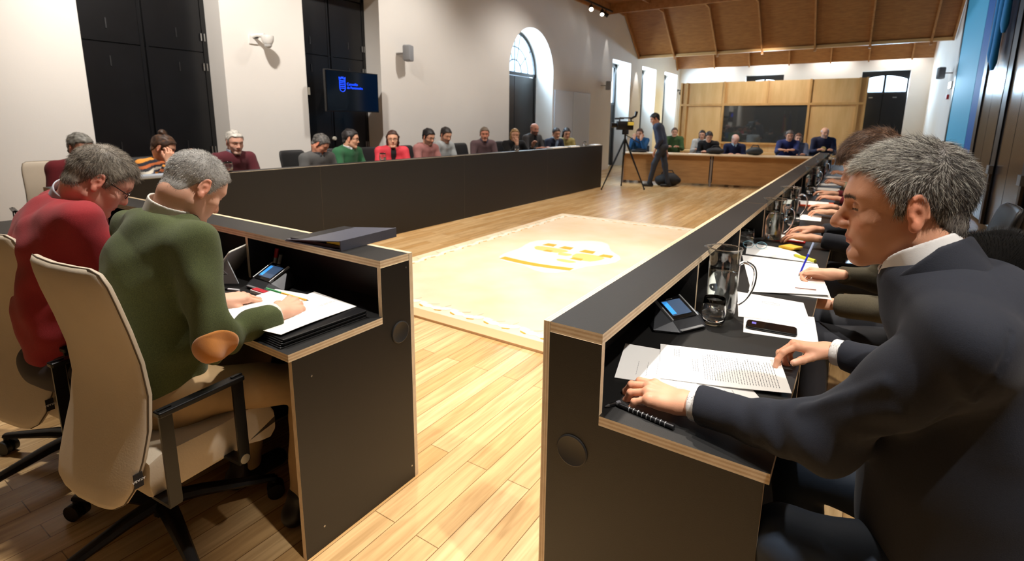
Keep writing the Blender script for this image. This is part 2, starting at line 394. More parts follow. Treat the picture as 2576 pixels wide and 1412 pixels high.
def hair_sdf(q, style='short', t=.012, seed=0, rough=.004):
    base = ell(q, (0, -.012, .040), (.0765+t*.55, .099+t*.8, .086+t))
    base = smin(base, ell(q, (0, .026, .030), (.067+t*.5, .066+t*.8, .074+t)), .03)
    if style == 'bald':
        base = ell(q, (0, -.014, .03), (.079+t*.4, .098+t*.6, .080))
        side = q[:, 2]-.050
        cut = smax(hairline(q[:, 1], 'short')-q[:, 2], side, .01)
        return smax(base+rough*noise(q, 22, seed), cut*.7, .008)
    nk = ell(q, (0, -.051, -.036), (.057+t*.3, .043+t*.5, .052))
    st = {'bob': 'long', 'bun': 'short', 'wavy': 'fringe'}.get(style, style)
    if style in ('short', 'receded', 'fringe', 'bun', 'wavy'): base = smin(base, nk, .02)
    if style in ('long', 'bob'):
        zb = -.09 if style == 'bob' else -.19
        drop = cap(np.stack([np.abs(q[:, 0]), q[:, 1], q[:, 2]], 1), (.062, -.012, .03), (.066, -.015, zb), .030, .026)
        back = ell(q, (0, -.055, (zb+.03)/2-.01), (.085, .045, abs(zb)*.75+.03))
        base = smin(smin(base, drop, .03), back, .04)
        base = smax(base, -(q[:, 2]-zb+.018)*.9, .012)
        # keep the face clear
        base = smax(base, -ell(q, (0, .095, -.050), (.064, .105, .112)), .012)
    if style == 'bun':
        base = smin(base, ell(q, (0, -.060, .135), (.036, .036, .030)), .012)
    d = base+rough*noise(q*np.array([1, .5, 1]), 20, seed)
    cut = hairline(q[:, 1], st)-q[:, 2]
    if style in ('receded',): cut = cut+np.maximum(0, .02-np.abs(np.abs(q[:, 0])-.045))*0
    return smax(d, cut*.75, .009)

# ---- hand, local frame: y towards the fingers, z back of the hand, thumb on the side t (+1: +x)
FL = {'i': (.030, .094, .001, (.043, .026, .021), .0094), 'm': (.009, .099, .004, (.047, .030, .022), .0096), 'r': (-.012, .093, .002, (.043, .028, .021), .0091), 'p': (-.031, .082, -.003, (.034, .020, .018), .0082)}
def hand_chains(t, curl, splay=(6, 1, -4, -9), thumb=(40, -25, 10, 15)):
    ch = []
    for k, (n, (x, y, z, ph, r)) in enumerate(FL.items()):
        p = V3(x*t, y, z); a = 0; pts = [p]; az = -math.radians(splay[k])*t
        for i in range(3):
            a += math.radians(curl[k][i]); d = V3(math.cos(a)*math.sin(-az), math.cos(a)*math.cos(az), -math.sin(a)); p = p+d*ph[i]; pts.append(p)
        ch.append((pts, r))
    az, el, b1, b2 = [math.radians(v) for v in thumb]
    p = V3(t*.018, .018, -.008); pts = [p]
    for L, da in ((.042, 0), (.032, b1), (.026, b2)):
        az -= da; d = V3(t*math.sin(az)*math.cos(el), math.cos(az)*math.cos(el), math.sin(el)); p = p+d*L; pts.append(p)
    ch.append((pts, .0115)); return ch
def hand_sdf(q, ch, t, detail=True):
    d = None
    for (pts, r), wx in zip(ch[:4], (.014, .005, -.005, -.014)):
        c = cap(q, (wx*t, .006, 0), pts[0]-V3(0, .004, .003), .0135, .0125)
        d = c if d is None else smin(d, c, .016)
    d = smin(d, cap(q, (-.020*t, .022, -.006), (-.026*t, .055, -.005), .014, .012), .016)
    d = smin(d, cap(np.stack([q[:, 0]*.82, q[:, 1], q[:, 2]], 1), (0, -.030, 0), (0, .01, 0), .0215, .0210), .018)
    f = None
    for pts, r in ch:
        th = r > .011
        rr = [r, r*.97, r*.88, r*.78] if not th else [.0150, .0118, .0112, .0092]
        c = None
        for i in range(3):
            s = cap(q, pts[i], pts[i+1], rr[i], rr[i+1]); c = s if c is None else smin(c, s, .003)
            if detail and i > 0: c = smin(c, ell(q, pts[i], (rr[i]*1.06,)*3), .003)
        if detail and not th:   # knuckle and tendon
            c = smin(c, ell(q, pts[0]+V3(0, 0, .002), (.0098,)*3), .006)
            dd = nrm(pts[3]-pts[2])
        d = smin(d, c, .010 if th else .007) if f is None and th else d
        if not th: f = c if f is None else smin(f, c, .0012)
        else: d = smin(d, c, .014)
    d = smin(d, f, .006)
    if detail:
        for (pts, r), wx in zip(ch[:4], (.008, .003, -.003, -.008)):
            d = smin(d, cap(q, (wx*t, .03, .0095), pts[0]+V3(0, -.004, .0065), .003, .0032), .009)
    return d
# ------------------------------------------------------------------ room
PL = mat('plaster', (236, 232, 226), .85, bump=.25, bscale=60, var=.03, vscale=1.5)
BLK = mat('black_lacquer', (20, 20, 22), .28, spec=.5, var=.25, vscale=5, bump=.1, bscale=3)
BLKF = mat('black_frame', (14, 14, 15), .4)
STEEL = mat('brushed_steel', (190, 190, 188), .3, metal=1)
def floormat():
    m = bpy.data.materials.new('oak_floor'); m.use_nodes = True; nt = m.node_tree; b = nt.nodes['Principled BSDF']; N = nt.nodes.new; L = nt.links.new
    tc = N('ShaderNodeTexCoord'); mp = N('ShaderNodeMapping'); mp.inputs['Rotation'].default_value = (0, 0, PI/2); L(tc.outputs['Object'], mp.inputs[0])
    br = N('ShaderNodeTexBrick'); br.inputs['Scale'].default_value = 1; br.inputs['Brick Width'].default_value = 1.15; br.inputs['Row Height'].default_value = .105
    br.inputs['Mortar Size'].default_value = .0016; br.inputs['Mortar Smooth'].default_value = .1; br.inputs['Bias'].default_value = 0
    br.inputs['Color1'].default_value = srgb((228, 196, 148))+(1,); br.inputs['Color2'].default_value = srgb((206, 166, 112))+(1,); br.inputs['Mortar'].default_value = srgb((130, 98, 62))+(1,)
    br.offset = .37; br.squash = 1; L(mp.outputs[0], br.inputs['Vector'])
    m2 = N('ShaderNodeMapping'); m2.inputs['Scale'].default_value = (26, 1.6, 1); L(tc.outputs['Object'], m2.inputs[0])
    n = N('ShaderNodeTexNoise'); n.inputs['Scale'].default_value = 1.6; n.inputs['Detail'].default_value = 8; n.inputs['Distortion'].default_value = .6; L(m2.outputs[0], n.inputs['Vector'])
    r = N('ShaderNodeValToRGB'); r.color_ramp.elements[0].position = .3; r.color_ramp.elements[1].position = .68; r.color_ramp.elements[0].color = (.72, .66, .58, 1); r.color_ramp.elements[1].color = (1.05, 1.03, 1, 1); L(n.outputs['Fac'], r.inputs[0])
    mx = N('ShaderNodeMix'); mx.data_type = 'RGBA'; mx.blend_type = 'MULTIPLY'; mx.inputs[0].default_value = 1; L(br.outputs['Color'], mx.inputs[6]); L(r.outputs[0], mx.inputs[7]); L(mx.outputs[2], b.inputs['Base Color'])
    b.inputs['Roughness'].default_value = .27; b.inputs['Specular IOR Level'].default_value = .5
    bp = N('ShaderNodeBump'); bp.inputs['Strength'].default_value = .25; bp.inputs['Distance'].default_value = .001; L(br.outputs['Fac'], bp.inputs['Height']); bp.invert = True; L(bp.outputs[0], b.inputs['Normal'])
    return m
def st(name, mb, m, parent=None, smooth=False):
    o = mb.build(name, m, parent, smooth); 
    if parent is None: o['kind'] = 'structure'
    return o
XL, XR, YE, YB = -6.7, 1.72, 22.9, -4.0
CZ = 5.9
st('floor', MB().box(XL-.8, XR+.4, YB-.3, YE+.5, -.12, 0), floormat())
st('ceiling', MB().box(XL-.8, XR+.4, YB-.3, YE+.5, CZ, CZ+.1), mat('ceiling_white', (205, 196, 184), .9))
# left wall, pieces around the openings: (y0, y1, top, depth)
OPEN = [(2.19, 3.62, 3.38, .4), (4.78, 6.19, 3.38, .4), (9.97, 11.96, 2.62, .56), (15.72, 17.25, 3.40, .56), (18.35, 19.85, 3.42, .56), (20.85, 22.55, 3.44, .56)]
mb = MB(); y = YB
for y0, y1, zt, dp in OPEN:
    mb.box(XL-.7, XL, y, y0, 0, CZ); y = y1
mb.box(XL-.7, XL, y, YE+.4, 0, CZ)
for i, (y0, y1, zt, dp) in enumerate(OPEN):
    if i != 2: mb.box(XL-.7, XL, y0, y1, zt, CZ)
yc, hw, zs = 10.965, .995, 2.62
arc = [(yc+hw*math.cos(PI*k/24), zs+hw*math.sin(PI*k/24)) for k in range(25)]
for k in range(24):
    (a0, b0), (a1, b1) = arc[k], arc[k+1]
    mb.prism([(a0, b0), (a1, b1), (a1, CZ), (a0, CZ)], 0, XL-.7, XL)
st('wall_left', mb, PL)
# splayed white niche screen with two leaves right of the arch
NW = mat('white_panel', (206, 218, 234), .45)  # bluish window light put into the panel colour
t = thing('folding_screen', 'pair of tall white panels leaning flat on the wall right of the arched window', 'panel', (XL, 13.1, 0))
for a, b in ((12.02, 13.03), (13.05, 14.12)):
    MB().box(.005, .04, a-13.1, b-13.1, .02, 2.27).build('leaf', NW, t)
st('wall_right', MB().box(XR+.002, XR+.3, YB, YE+.4, 0, CZ), PL)
# end wall with two door openings
mb = MB(); DE = [(-4.1, -2.74, 3.34), (-.24, 1.15, 3.34)]
x = XL-.4
for x0, x1, zt in DE: mb.box(x, x0, YE, YE+.35, 0, CZ); mb.box(x0, x1, YE, YE+.35, zt, CZ); x = x1
mb.box(x, XR+.3, YE, YE+.35, 0, CZ); st('wall_end', mb, PL)
# wall behind the photographer: darkened to cut bounced light, with a black panelled bay (seen only in the dark glass of the booth)
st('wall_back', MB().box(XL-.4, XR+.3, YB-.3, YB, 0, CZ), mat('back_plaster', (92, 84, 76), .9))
st('trim_1', MB().box(-3.9, -.2, YB, YB+.03, 0, 3.3), BLK)

# ---- black shutter doors in the left wall
def shutter_door(n, y0, y1, x, zt, midrails, seed):
    o = MB(); w = y1-y0; c = (y0+y1)/2
    o.box(x, x+.05, y0, y0+.055, 0, zt); o.box(x, x+.05, y1-.055, y1, 0, zt); o.box(x, x+.05, y0, y1, zt-.06, zt)
    o.box(x-.03, x, y0, y1, 0, zt)
    fr = st('door_%d' % n, o, BLKF)
    for a, b in ((y0+.06, c-.012), (c+.012, y1-.06)):
        q = MB(); z = 0.02
        for zz in midrails+[zt-.07]:
            q.box(x+.005, x+.04, a, b, z, zz-.006); z = zz+.006
        q.box(x+.035, x+.048, (a if a > c else b)-.03 if a < c else a, (b if a < c else a+.03), .02, zt-.07)
        q.build('door_leaf', BLK, fr)
    for yy in (y0+.035, y0+.075, y1-.035, y1-.075):
        for z in [r+dz for r in midrails for dz in (-.18, .18)]+[1.05, .3]:
            MB().tube([(x+.058, yy, z-.045), (x+.058, yy, z+.045)], .009, 8).build('hinge', STEEL, fr)
    for a in ((y0+c)/2, (c+y1)/2):
        for z in [r+dz for r in midrails for dz in (-.2, .2)]+[1.12]:
            MB().box(x+.04, x+.05, a-.006, a+.006, z-.055, z+.055).build('latch', mat('dark_steel', (90, 90, 92), .4, metal=1), fr)
    MB().lathe([(.0, 0), (.03, .002), (.034, .02), (.026, .04), (0, .045)], seg=16, X=Matrix.Translation((x+.045, c-.02, 1.16)) @ Matrix.Rotation(PI/2, 4, 'Y')).build('door_knob', mat('cream_knob', (225, 220, 205), .3), fr, True)
    return fr
shutter_door(1, 2.19, 3.62, XL-.4, 3.38, [2.27], 0)
shutter_door(2, 4.78, 6.19, XL-.4, 3.38, [2.42], 1)
MB().box(XL-.355, XL-.34, 5.03, 5.07, 1.82, 1.93).build('lever', mat('cream_knob', (225, 220, 205), .3), bpy.data.objects['door_2'])

GL = glassmat('window_glass', (.95, .98, 1), thin=True, ior=1.3)
# arched window: black lower shutter, fanlight above
xa = XL-.56
o = MB(); n = 24
for k in range(n):
    a0, a1 = PI*k/n, PI*(k+1)/n
    R, r = hw, hw-.085
    o.prism([(yc+R*math.cos(a0), zs+R*math.sin(a0)), (yc+R*math.cos(a1), zs+R*math.sin(a1)), (yc+r*math.cos(a1), zs+r*math.sin(a1)), (yc+r*math.cos(a0), zs+r*math.sin(a0))], 0, xa, xa+.06)
o.box(xa, xa+.06, yc-hw, yc-hw+.085, 0, zs); o.box(xa, xa+.06, yc+hw-.085, yc+hw, 0, zs); o.box(xa, xa+.06, yc-hw, yc+hw, zs-.05, zs+.03)
wd = st('window_1', o, BLKF)
o = MB()
for k in range(1, 5):
    a = PI*k/5; o.tube([(xa+.034, yc+.30*math.cos(a), zs+.30*math.sin(a)), (xa+.03, yc+(hw-.05)*math.cos(a+.04), zs+(hw-.05)*math.sin(a+.04))], .014, 6)
for rr in (.32, .62):
    o.tube([(xa+.03, yc+rr*math.cos(PI*k/20), zs+rr*math.sin(PI*k/20)) for k in range(21)], .014, 6)
o.box(xa+.015, xa+.045, yc-.015, yc+.015, zs, zs+hw)
o.build('glazing_bars', BLKF, wd)
MB().prism([(yc+(hw-.05)*math.cos(PI*k/24), zs+(hw-.05)*math.sin(PI*k/24)) for k in range(25)], 0, xa+.002, xa+.008).build('pane', GL, wd)
o = MB()
for a, b in ((yc-hw+.09, yc-.012), (yc+.012, yc+hw-.09)): o.box(xa+.005, xa+.045, a, b, .02, zs-.06)
o.build('shutter', BLK, wd)
MB().box(xa+.05, xa+.07, yc-.45, yc-.41, 1.95, 2.22).build('handle', mat('pale_steel', (225, 232, 238), .25, metal=.6), wd)
MB().box(xa+.045, xa+.055, yc-.445, yc-.415, .4, 1.9).build('bolt_rod', BLKF, wd)
# three tall windows: glass in the upper half, black shutters below
for n, (y0, y1, zt, dp) in enumerate(OPEN[3:]):
    x = XL-dp; o = MB(); zm = 2.1
    o.box(x, x+.07, y0, y0+.09, 0, zt); o.box(x, x+.07, y1-.14, y1, 0, zt); o.box(x, x+.07, y0, y1, zt-.12, zt); o.box(x, x+.07, y0, y1, zm-.05, zm+.03); o.box(x+.01, x+.05, (y0+y1)/2-.02, (y0+y1)/2+.02, zm, zt)
    wd = st('window_%d' % (n+2), o, BLKF)
    MB().box(x+.03, x+.036, y0+.05, y1-.05, zm, zt-.05).build('pane', GL, wd)
    MB().box(x+.005, x+.05, y0+.09, y1-.14, .02, zm-.05).build('shutter', mat('grey_shutter', (58, 62, 64), .45), wd)
    area((x-.12, (y0+y1)/2, (zm+zt)/2), (x+3, (y0+y1)/2, (zm+zt)/2-1.4), 120, y1-y0, zt-zm)
area((xa-.15, yc, zs+.45), (xa+3, yc+.3, zs-.8), 230, 1.9, .95)
# end-wall doors with arched-top glazing
for n, (x0, x1, zt) in enumerate(DE):
    y = YE+.22; c = (x0+x1)/2; zm = 2.60; o = MB()
    o.box(x0, x0+.06, y, y+.06, 0, zt); o.box(x1-.06, x1, y, y+.06, 0, zt); o.box(c-.035, c+.035, y, y+.06, zm-.04, zt)
    for a, b in ((x0+.06, c-.035), (c+.035, x1-.06)):   # head piece with an arched lower edge
        m_ = (a+b)/2; full = (x0+x1)/2; W = (x1-x0)/2-.06
        pts = []
        for k in range(9):
            xx = a+(b-a)*k/8; pts.append((xx, zt-.16-.13*((xx-full)/W)**2))
        for k in range(8): o.prism([pts[k], pts[k+1], (pts[k+1][0], zt), (pts[k][0], zt)], 1, y, y+.06)
        o.box(a, b, y, y+.06, zm-.05, zm+.02)
    dr = st('door_%d' % (n+3), o, BLKF)
    o2_ = MB().box(x0, x1, y+.06, y+.09, 0, zm-.03).build('backboard', BLKF, dr); MB().box(x0+.05, x1-.05, y+.028, y+.034, zm, zt-.1).build('pane', GL, dr)
    o = MB(); o.box(x0+.06, c-.008, y+.005, y+.05, .02, zm-.05); o.box(c+.008, x1-.06, y+.005, y+.05, .02, zm-.05); o.build('door_leaf', BLK, dr)
    for sx in (-1, 1): MB().box(c+sx*.35-.06, c+sx*.35+.06, y-.01, y+.01, 2.42, 2.45).build('latch', STEEL, dr)
    area((c, YE+.45, (zm+zt)/2), (c, YE-3, 1.6), 190, x1-x0-.1, zt-zm-.1)
# ---- wooden ceiling canopies hanging below the ceiling
WC = woodmat('ceiling_wood', (136, 86, 42), (166, 110, 58), (1.5, 1.5, 14), .5, 3)
WB = woodmat('ceiling_beam_wood', (160, 106, 58), (190, 136, 82), (3, 3, 3), .5, 3)
RIB = [-6.66, -5.46, -4.12, -2.81, -1.42, -.10, 1.23, 1.67]
def canopy(name, prof, x1, label, railmat, ribs):
    # prof: (y,z) list from near/top to the far/lower rail
    t = thing(name, label, 'ceiling panel', (0, prof[0][0], prof[0][1]))
    t['kind'] = 'structure'
    o = MB()
    for (a, b), (c, d) in zip(prof[:-1], prof[1:]):
        dx = nrm((c-a, d-b)); nx, nz = -dx[1]*.03, dx[0]*.03
        o.prism([(a, b), (c, d), (c+nx, d+nz), (a+nx, b+nz)], 0, XL+.01, x1)
    o.build('boards', WC, t, world=True)
    for xr in ribs:
        o = MB(); poly = []
        low = []
        for i, (a, b) in enumerate(prof):
            p0 = prof[max(i-1, 0)]; p1 = prof[min(i+1, len(prof)-1)]; dx = nrm((p1[0]-p0[0], p1[1]-p0[1])); low.append((a+dx[1]*.11, b-dx[0]*.11))
        o.prism(list(prof)+low[::-1], 0, xr-.02, xr+.02)
        o.build('rib', WB, t, world=True)
    return t
c1 = canopy('ceiling_canopy', [(9.0, 4.86), (12.9, 4.86), (15.3, 4.90), (16.5, 4.86), (17.93, 3.69)], 1.67, 'curved brown wooden ceiling canopy over the far end of the hall', WB, RIB)
MB().box(XL+.01, 1.67, 17.86, 17.98, 3.62, 3.70).build('edge_rail', woodmat('pale_rail_wood', (196, 150, 92), (216, 172, 112), (1, 6, 6), .5, 3), c1, world=True)
MB().box(XL+.01, 1.67, 15.2, 15.26, 4.62, 4.9).build('cross_beam', WB, c1, world=True)
MB().box(XL+.01, XL+.07, 9.0, 15.2, 4.6, 4.9).build('edge_beam', WB, c1, world=True)
for xr in RIB[1:-1]: MB().box(xr-.03, xr+.03, 17.90, 17.96, 3.54, 3.62).build('bracket', WB, c1, world=True)
c2 = canopy('ceiling_canopy', [(21.2, 4.86), (21.7, 4.86), (22.45, 3.66)], 1.67, 'second wooden ceiling canopy above the booth, close to the end wall', WB, [-6.66, -5.2, -3.92, -2.55, -1.23, -.1, 1.1])
# ---- wooden control booth with a dark window
WP = woodmat('birch_panel', (214, 170, 108), (232, 192, 134), (1, 1, .15), .45, 6)
WPF = woodmat('birch_frame', (196, 148, 86), (216, 170, 110), (1, 1, .3), .45, 6)
by, bz = 19.0, 2.85
bt = thing('control_booth', 'pale birch control booth with a wide dark window under the canopy', 'booth', (-2.75, by, 0))
bx = [-5.46, -5.27, -4.03, -2.70, -1.49, -.22, -.04]
o = MB()
o.box(bx[0], bx[-1], by+.04, by+.07, 2.12, bz-.01); o.box(bx[0], bx[2], by+.04, by+.07, 0, 2.1); o.box(bx[4], bx[-1], by+.04, by+.07, 0, 2.1); o.box(bx[2], bx[4], by+.04, by+.07, 0, .84)
o.box(bx[0], bx[0]+.03, by, by+2.6, 0, bz-.02); o.box(bx[-1]-.03, bx[-1], by, by+2.6, 0, bz-.02)
o.build('wall_panel', WP, bt, world=True)
for i, xx in enumerate(bx): MB().box(xx-.03, xx+.03, by-.03, by+.05, 0 if i != 3 else 2.1, bz).build('post', WPF, bt, world=True)
MB().box(bx[0], bx[-1], by-.035, by+.05, 2.06, 2.13).build('rail', WPF, bt, world=True)
MB().box(bx[2]+.03, bx[4]-.03, by+.03, by+.05, .86, 2.06).build('window_glass', mat('dark_mirror_glass', (110, 112, 112), .03, metal=.75, spec=.8), bt, world=True)
MB().box(bx[2], bx[4], by-.06, by+.05, .80, .86).build('window_sill', WPF, bt, world=True)
MB().box(bx[0]-.1, bx[-1]+.1, by-.5, by+.0, .5, .56).build('bench', WP, bt, world=True)
# ---- right wall: blue lit column, black frames and glossy dark sliding doors
BL1 = mat('light_blue_panel', (84, 184, 224), .6, spec=.2); BL2 = mat('deep_blue_panel', (16, 96, 176), .6, spec=.2)
t = thing('blue_column', 'tall light and deep blue column against the right wall', 'column', (XR-.02, 14.6, 0))
MB().box(XR-.03, XR+.0, 13.5, 16.3, 0, 5.4).build('light_face', BL1, t, world=True)['label'] = 'light blue face'
MB().box(XR-.028, XR+.0, 12.5, 13.48, 0, 5.4).build('deep_face', BL2, t, world=True)['label'] = 'deep blue face'
MB().box(XR-.04, XR+.0, 16.3, 16.5, 0, 5.4).build('frame', BLKF, t, world=True)
GDM = mat('glossy_bronze', (52, 46, 48), .24, metal=.1, spec=.45)
for i, (a, b) in enumerate(((10.45, 11.9), (8.5, 9.95), (6.5, 8.1), (4.4, 6.0))):
    t = thing('sliding_door', ['glossy dark bronze wall door next to the blue column', 'glossy dark bronze wall door, second from the blue column', 'glossy dark bronze wall door, third from the blue column', 'glossy dark bronze wall door, nearest to the viewer'][i], 'door', (XR, (a+b)/2, 0), group='glossy bronze doors along the right wall')
    m_ = (a+b)/2
    MB().box(XR-.085, XR-.035, a, m_-.01, 0.05, 4.6).build('leaf', GDM, t, world=True); MB().box(XR-.085, XR-.035, m_+.01, b, 0.05, 4.6).build('leaf', GDM, t, world=True)
    MB().box(XR-.105, XR-.035, b+.02, b+.3, 0.05, 4.6).build('jamb', BLKF, t, world=True)
    MB().box(XR-.155, XR-.085, b+.04, b+.2, .78, .9).build('bracket', mat('grey_bracket', (150, 148, 146), .5), t, world=True)
    MB().box(XR-.135, XR-.085, b+.06, b+.16, .05, .78).build('pilaster', mat('bronze_pilaster', (96, 84, 72), .5), t, world=True)
for i, (yy, z0, rr) in enumerate(((11.35, 2.45, .045), (11.02, 2.3, .05), (10.65, 2.8, .05))):  # blue reflections on the glossy doors, built as hanging tubes
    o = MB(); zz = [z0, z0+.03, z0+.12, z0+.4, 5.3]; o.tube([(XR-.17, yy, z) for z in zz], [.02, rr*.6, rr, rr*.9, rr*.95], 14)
    tag(o.build('blue_reflection', mat('reflection_blue', (36, 146, 222), .6), smooth=True), ['blue reflection modelled as a tube beside the blue column', 'blue reflection modelled as a tube with the lowest end, over a bronze door', 'short blue reflection modelled as a tube nearest the right edge of the photo'][i], 'reflection', 'blue reflections modelled as tubes on the right wall')
# small wall fittings
WH = mat('white_plastic', (228, 226, 222), .4); GREY = mat('grey_grille', (150, 152, 156), .6, bump=.6, bscale=400)
t = thing('security_camera', 'white dome security camera on the pier between the two black shutter doors', 'camera', (XL, 4.02, 2.45))
MB().rbox(0, .02, -.06, .06, -.05, .06, .01).build('wall_plate', WH, t)
MB().tube([(0, 0, .04), (.08, .02, .055), (.17, .06, .05)], [.03, .025, .03], 10).build('bracket', WH, t, True)
MB().lathe([(0, .055), (.075, .05), (.078, .03), (.07, -.02), (.055, -.05), (0, -.052)], (.2, .08, 0), 24).build('housing', WH, t, True)
MB().lathe([(.05, -.05), (.048, -.075), (.03, -.098), (0, -.105)], (.2, .08, 0), 20).build('dome', mat('smoked_dome', (205, 205, 203), .15), t, True)
MB().box(0.03, .09, .0, .03, .02, .03).build('cable', BLKF, t)
def speaker(loc, rz, label, s=1, m=GREY, up=0):
    t = thing('wall_speaker', label, 'speaker', loc, rz, 'small round-cornered speakers on the walls')
    X = Matrix.Rotation(up, 4, 'X') @ Matrix.Diagonal((s, s, s, 1))
    MB().rbox(-.09, .09, -.13, .13, .12, .25, .03, X=X @ Matrix.Rotation(PI/2, 4, 'X') @ Matrix.Translation((0, 0, -.40))).build('cabinet', m, t, True)
    MB().tube([(0, -.01, 0), (0, .16, 0)], .015, 8).build('bracket', mat('grey_bracket', (150, 148, 146), .5), t, True)
    return t
speaker((XL, 6.55, 2.56), -PI/2+.35, 'small grey loudspeaker on the white wall right of the television')
speaker((XL, 14.9, 2.55), -PI/2+.5, 'round grey loudspeaker on the pier left of the three tall windows')
speaker((XR-.0, 17.45, 2.77), PI/2+.2, 'dark grey loudspeaker on the right wall beside the blue column', 1.1, mat('dark_grille', (84, 84, 86), .6))
t = thing('exit_sign', 'small bright emergency light on the right wall below the loudspeaker', 'sign', (XR, 17.1, 2.45))
MB().rbox(-.05, 0, -.20, .20, -.09, .09, .02).build('housing', WH, t)
MB().rbox(-.058, -.05, -.17, .17, -.07, .07, .01).build('lens', mat('lamp_lens', (240, 250, 252), .3, emit=(235, 248, 255), estr=6), t)
tag(MB().rbox(XR-.05, XR, 17.36, 17.48, 2.12, 2.24, .01).build('fire_call_point', mat('red_plastic', (170, 24, 30), .4)), 'small red fire call point on the right wall under the emergency light', 'alarm')
t = thing('bullet_camera', 'small black camera on the left wall beside the wooden booth', 'camera', (XL, 22.72, 2.78))
MB().box(-.01, .012, -.04, .04, 0, .1).tube([(0, 0, .05), (.12, 0, .05), (.12, 0, 0)], .02, 8).build('bracket', BLKF, t); MB().tube([(.1, .08, -.05), (.2, -.22, -.10)], .06, 12).build('body', BLKF, t, True)
# ceiling track spots
t = thing('spotlight_track', 'black lighting track at the top of the left wall', 'track', (XL+.35, 13.7, 4.55))
MB().box(-.02, .02, -1.3, 1.0, 0, .04).build('rail', BLKF, t)
for i, (yy, ang) in enumerate(((13.3, .25), (14.0, .1), (14.25, -.35))):
    t = thing('spotlight', ['lit black spotlight at the left end of the ceiling track', 'small lit black spotlight in the middle of the ceiling track', 'unlit black spotlight at the right end of the ceiling track'][i], 'spotlight', (XL+.35, yy, 4.55), group='black spotlights on the track')
    MB().tube([(0, 0, 0), (0, 0, -.07)], .012, 8).build('stem', BLKF, t)
    X = Matrix.Translation((0, 0, -.13)) @ Vector(((.45, -.8, -.6), (.35, -.75, -.8), (.9, .5, -.6))[i]).to_track_quat('-Z', 'Y').to_matrix().to_4x4()
    MB().lathe([(.0, .11), (.05, .11), (.055, .09), (.055, -.08), (.048, -.08), (.045, -.06), (0, -.06)], X=X, seg=20).build('housing', BLKF, t, True)
    MB().lathe([(0, -.072), (.046, -.072)], X=X, seg=20).build('lamp', mat('lamp_on' if i < 2 else 'lamp_off', (255, 250, 240), .3, emit=(255, 246, 230), estr=25 if i < 2 else 0), t)
# wall television
t = thing('television', 'flat black wall television showing a blue crest, in front of the second black door', 'television', (XL+.25, 5.38, 1.865))
MB().rbox(-.03, .02, -.49, .49, -.295, .295, .006).build('housing', mat('tv_black', (8, 8, 10), .3), t)
MB().box(.02, .023, -.475, .475, -.275, .28).build('screen', mat('tv_screen', (4, 8, 16), .08, spec=.8), t)
MB().box(-.645, -.03, -.05, .05, -.05, .05).build('wall_arm', BLKF, t)
EB = mat('screen_blue', (10, 60, 255), .4, emit=(15, 70, 255), estr=1.6)
o = MB(); xs = .0245   # crest: crown over a barred shield (y to the right on screen)
oy, oz = -.20, .10
def seg2(o, a, b, r=.0035): o.tube([(xs, oy+a[0], oz+a[1]), (xs, oy+b[0], oz+b[1])], r, 5)
sh = [(-.05, .04), (-.05, -.06), (-.04, -.088), (-.02, -.102), (0, -.108), (.02, -.102), (.04, -.088), (.05, -.06), (.05, .04)]
for a, b in zip(sh[:-1], sh[1:]): seg2(o, a, b)
for z in (.04, .018, -.008, -.034, -.058): seg2(o, (-.05, z), (.05, z), .003)
cr = [(-.05, .05), (-.055, .10), (-.028, .07), (-.015, .105), (0, .075), (.015, .105), (.028, .07), (.055, .10), (.05, .05), (-.05, .05)]
for a, b in zip(cr[:-1], cr[1:]): seg2(o, a, b)
o.build('crest', EB, t)
Xt = Matrix.Translation((xs, 0, 0)) @ Matrix(((0, 0, 1, 0), (1, 0, 0, 0), (0, 1, 0, 0), (0, 0, 0, 1)))
textmesh('Concello', .055, 'screen_text', EB, t, Matrix.Translation((0, -.12, .105)) @ Xt, align='LEFT')
textmesh('de Pontevedra', .05, 'screen_text', EB, t, Matrix.Translation((0, -.12, .055)) @ Xt, align='LEFT')
# flags behind the photographer
for i, (x, c) in enumerate(((-4.7, (190, 30, 30)), (-4.35, (26, 40, 110)))):
    t = thing('flag', ['red and yellow flag on a pole by the back wall', 'dark blue flag on a pole by the back wall'][i], 'flag', (x, YB+.35, 0))
    MB().lathe([(.16, 0), (.16, .03), (.02, .06), (.015, 2.3), (.03, 2.32), (0, 2.42)], seg=14).build('pole', STEEL, t, True)
    o = MB(); P = [(.02+.13*abs(math.sin(k*1.1)), .0+.11*math.cos(k*1.3)) for k in range(9)]
    o.tube([(.0, .03, 2.2), (.03, .05, 1.9), (.06, .06, 1.4), (.06, .06, .9)], [.02, .07, .11, .12], 12); o.build('cloth', mat('flag_%d' % i, c, .8), t, True)
    if i == 0: MB().tube([(.09, .1, 1.95), (.13, .13, 1.4), (.13, .13, .9)], [.03, .06, .07], 10).build('yellow_band', mat('flag_yellow', (230, 180, 40), .8), t, True)
# ------------------------------------------------------------------ desks
DF = mat('phenolic_black', (13, 12, 11), .50, spec=.62, bump=.15, bscale=300, var=.15, vscale=30)
P1 = woodmat('plywood_pale', (222, 200, 166), (236, 216, 184), (2, 2, 2), .6, 12); P2 = woodmat('plywood_dark', (198, 168, 130), (220, 192, 156), (2, 2, 2), .6, 12)
DM = [DF, P1, P2]
HL, HW = .952, .740
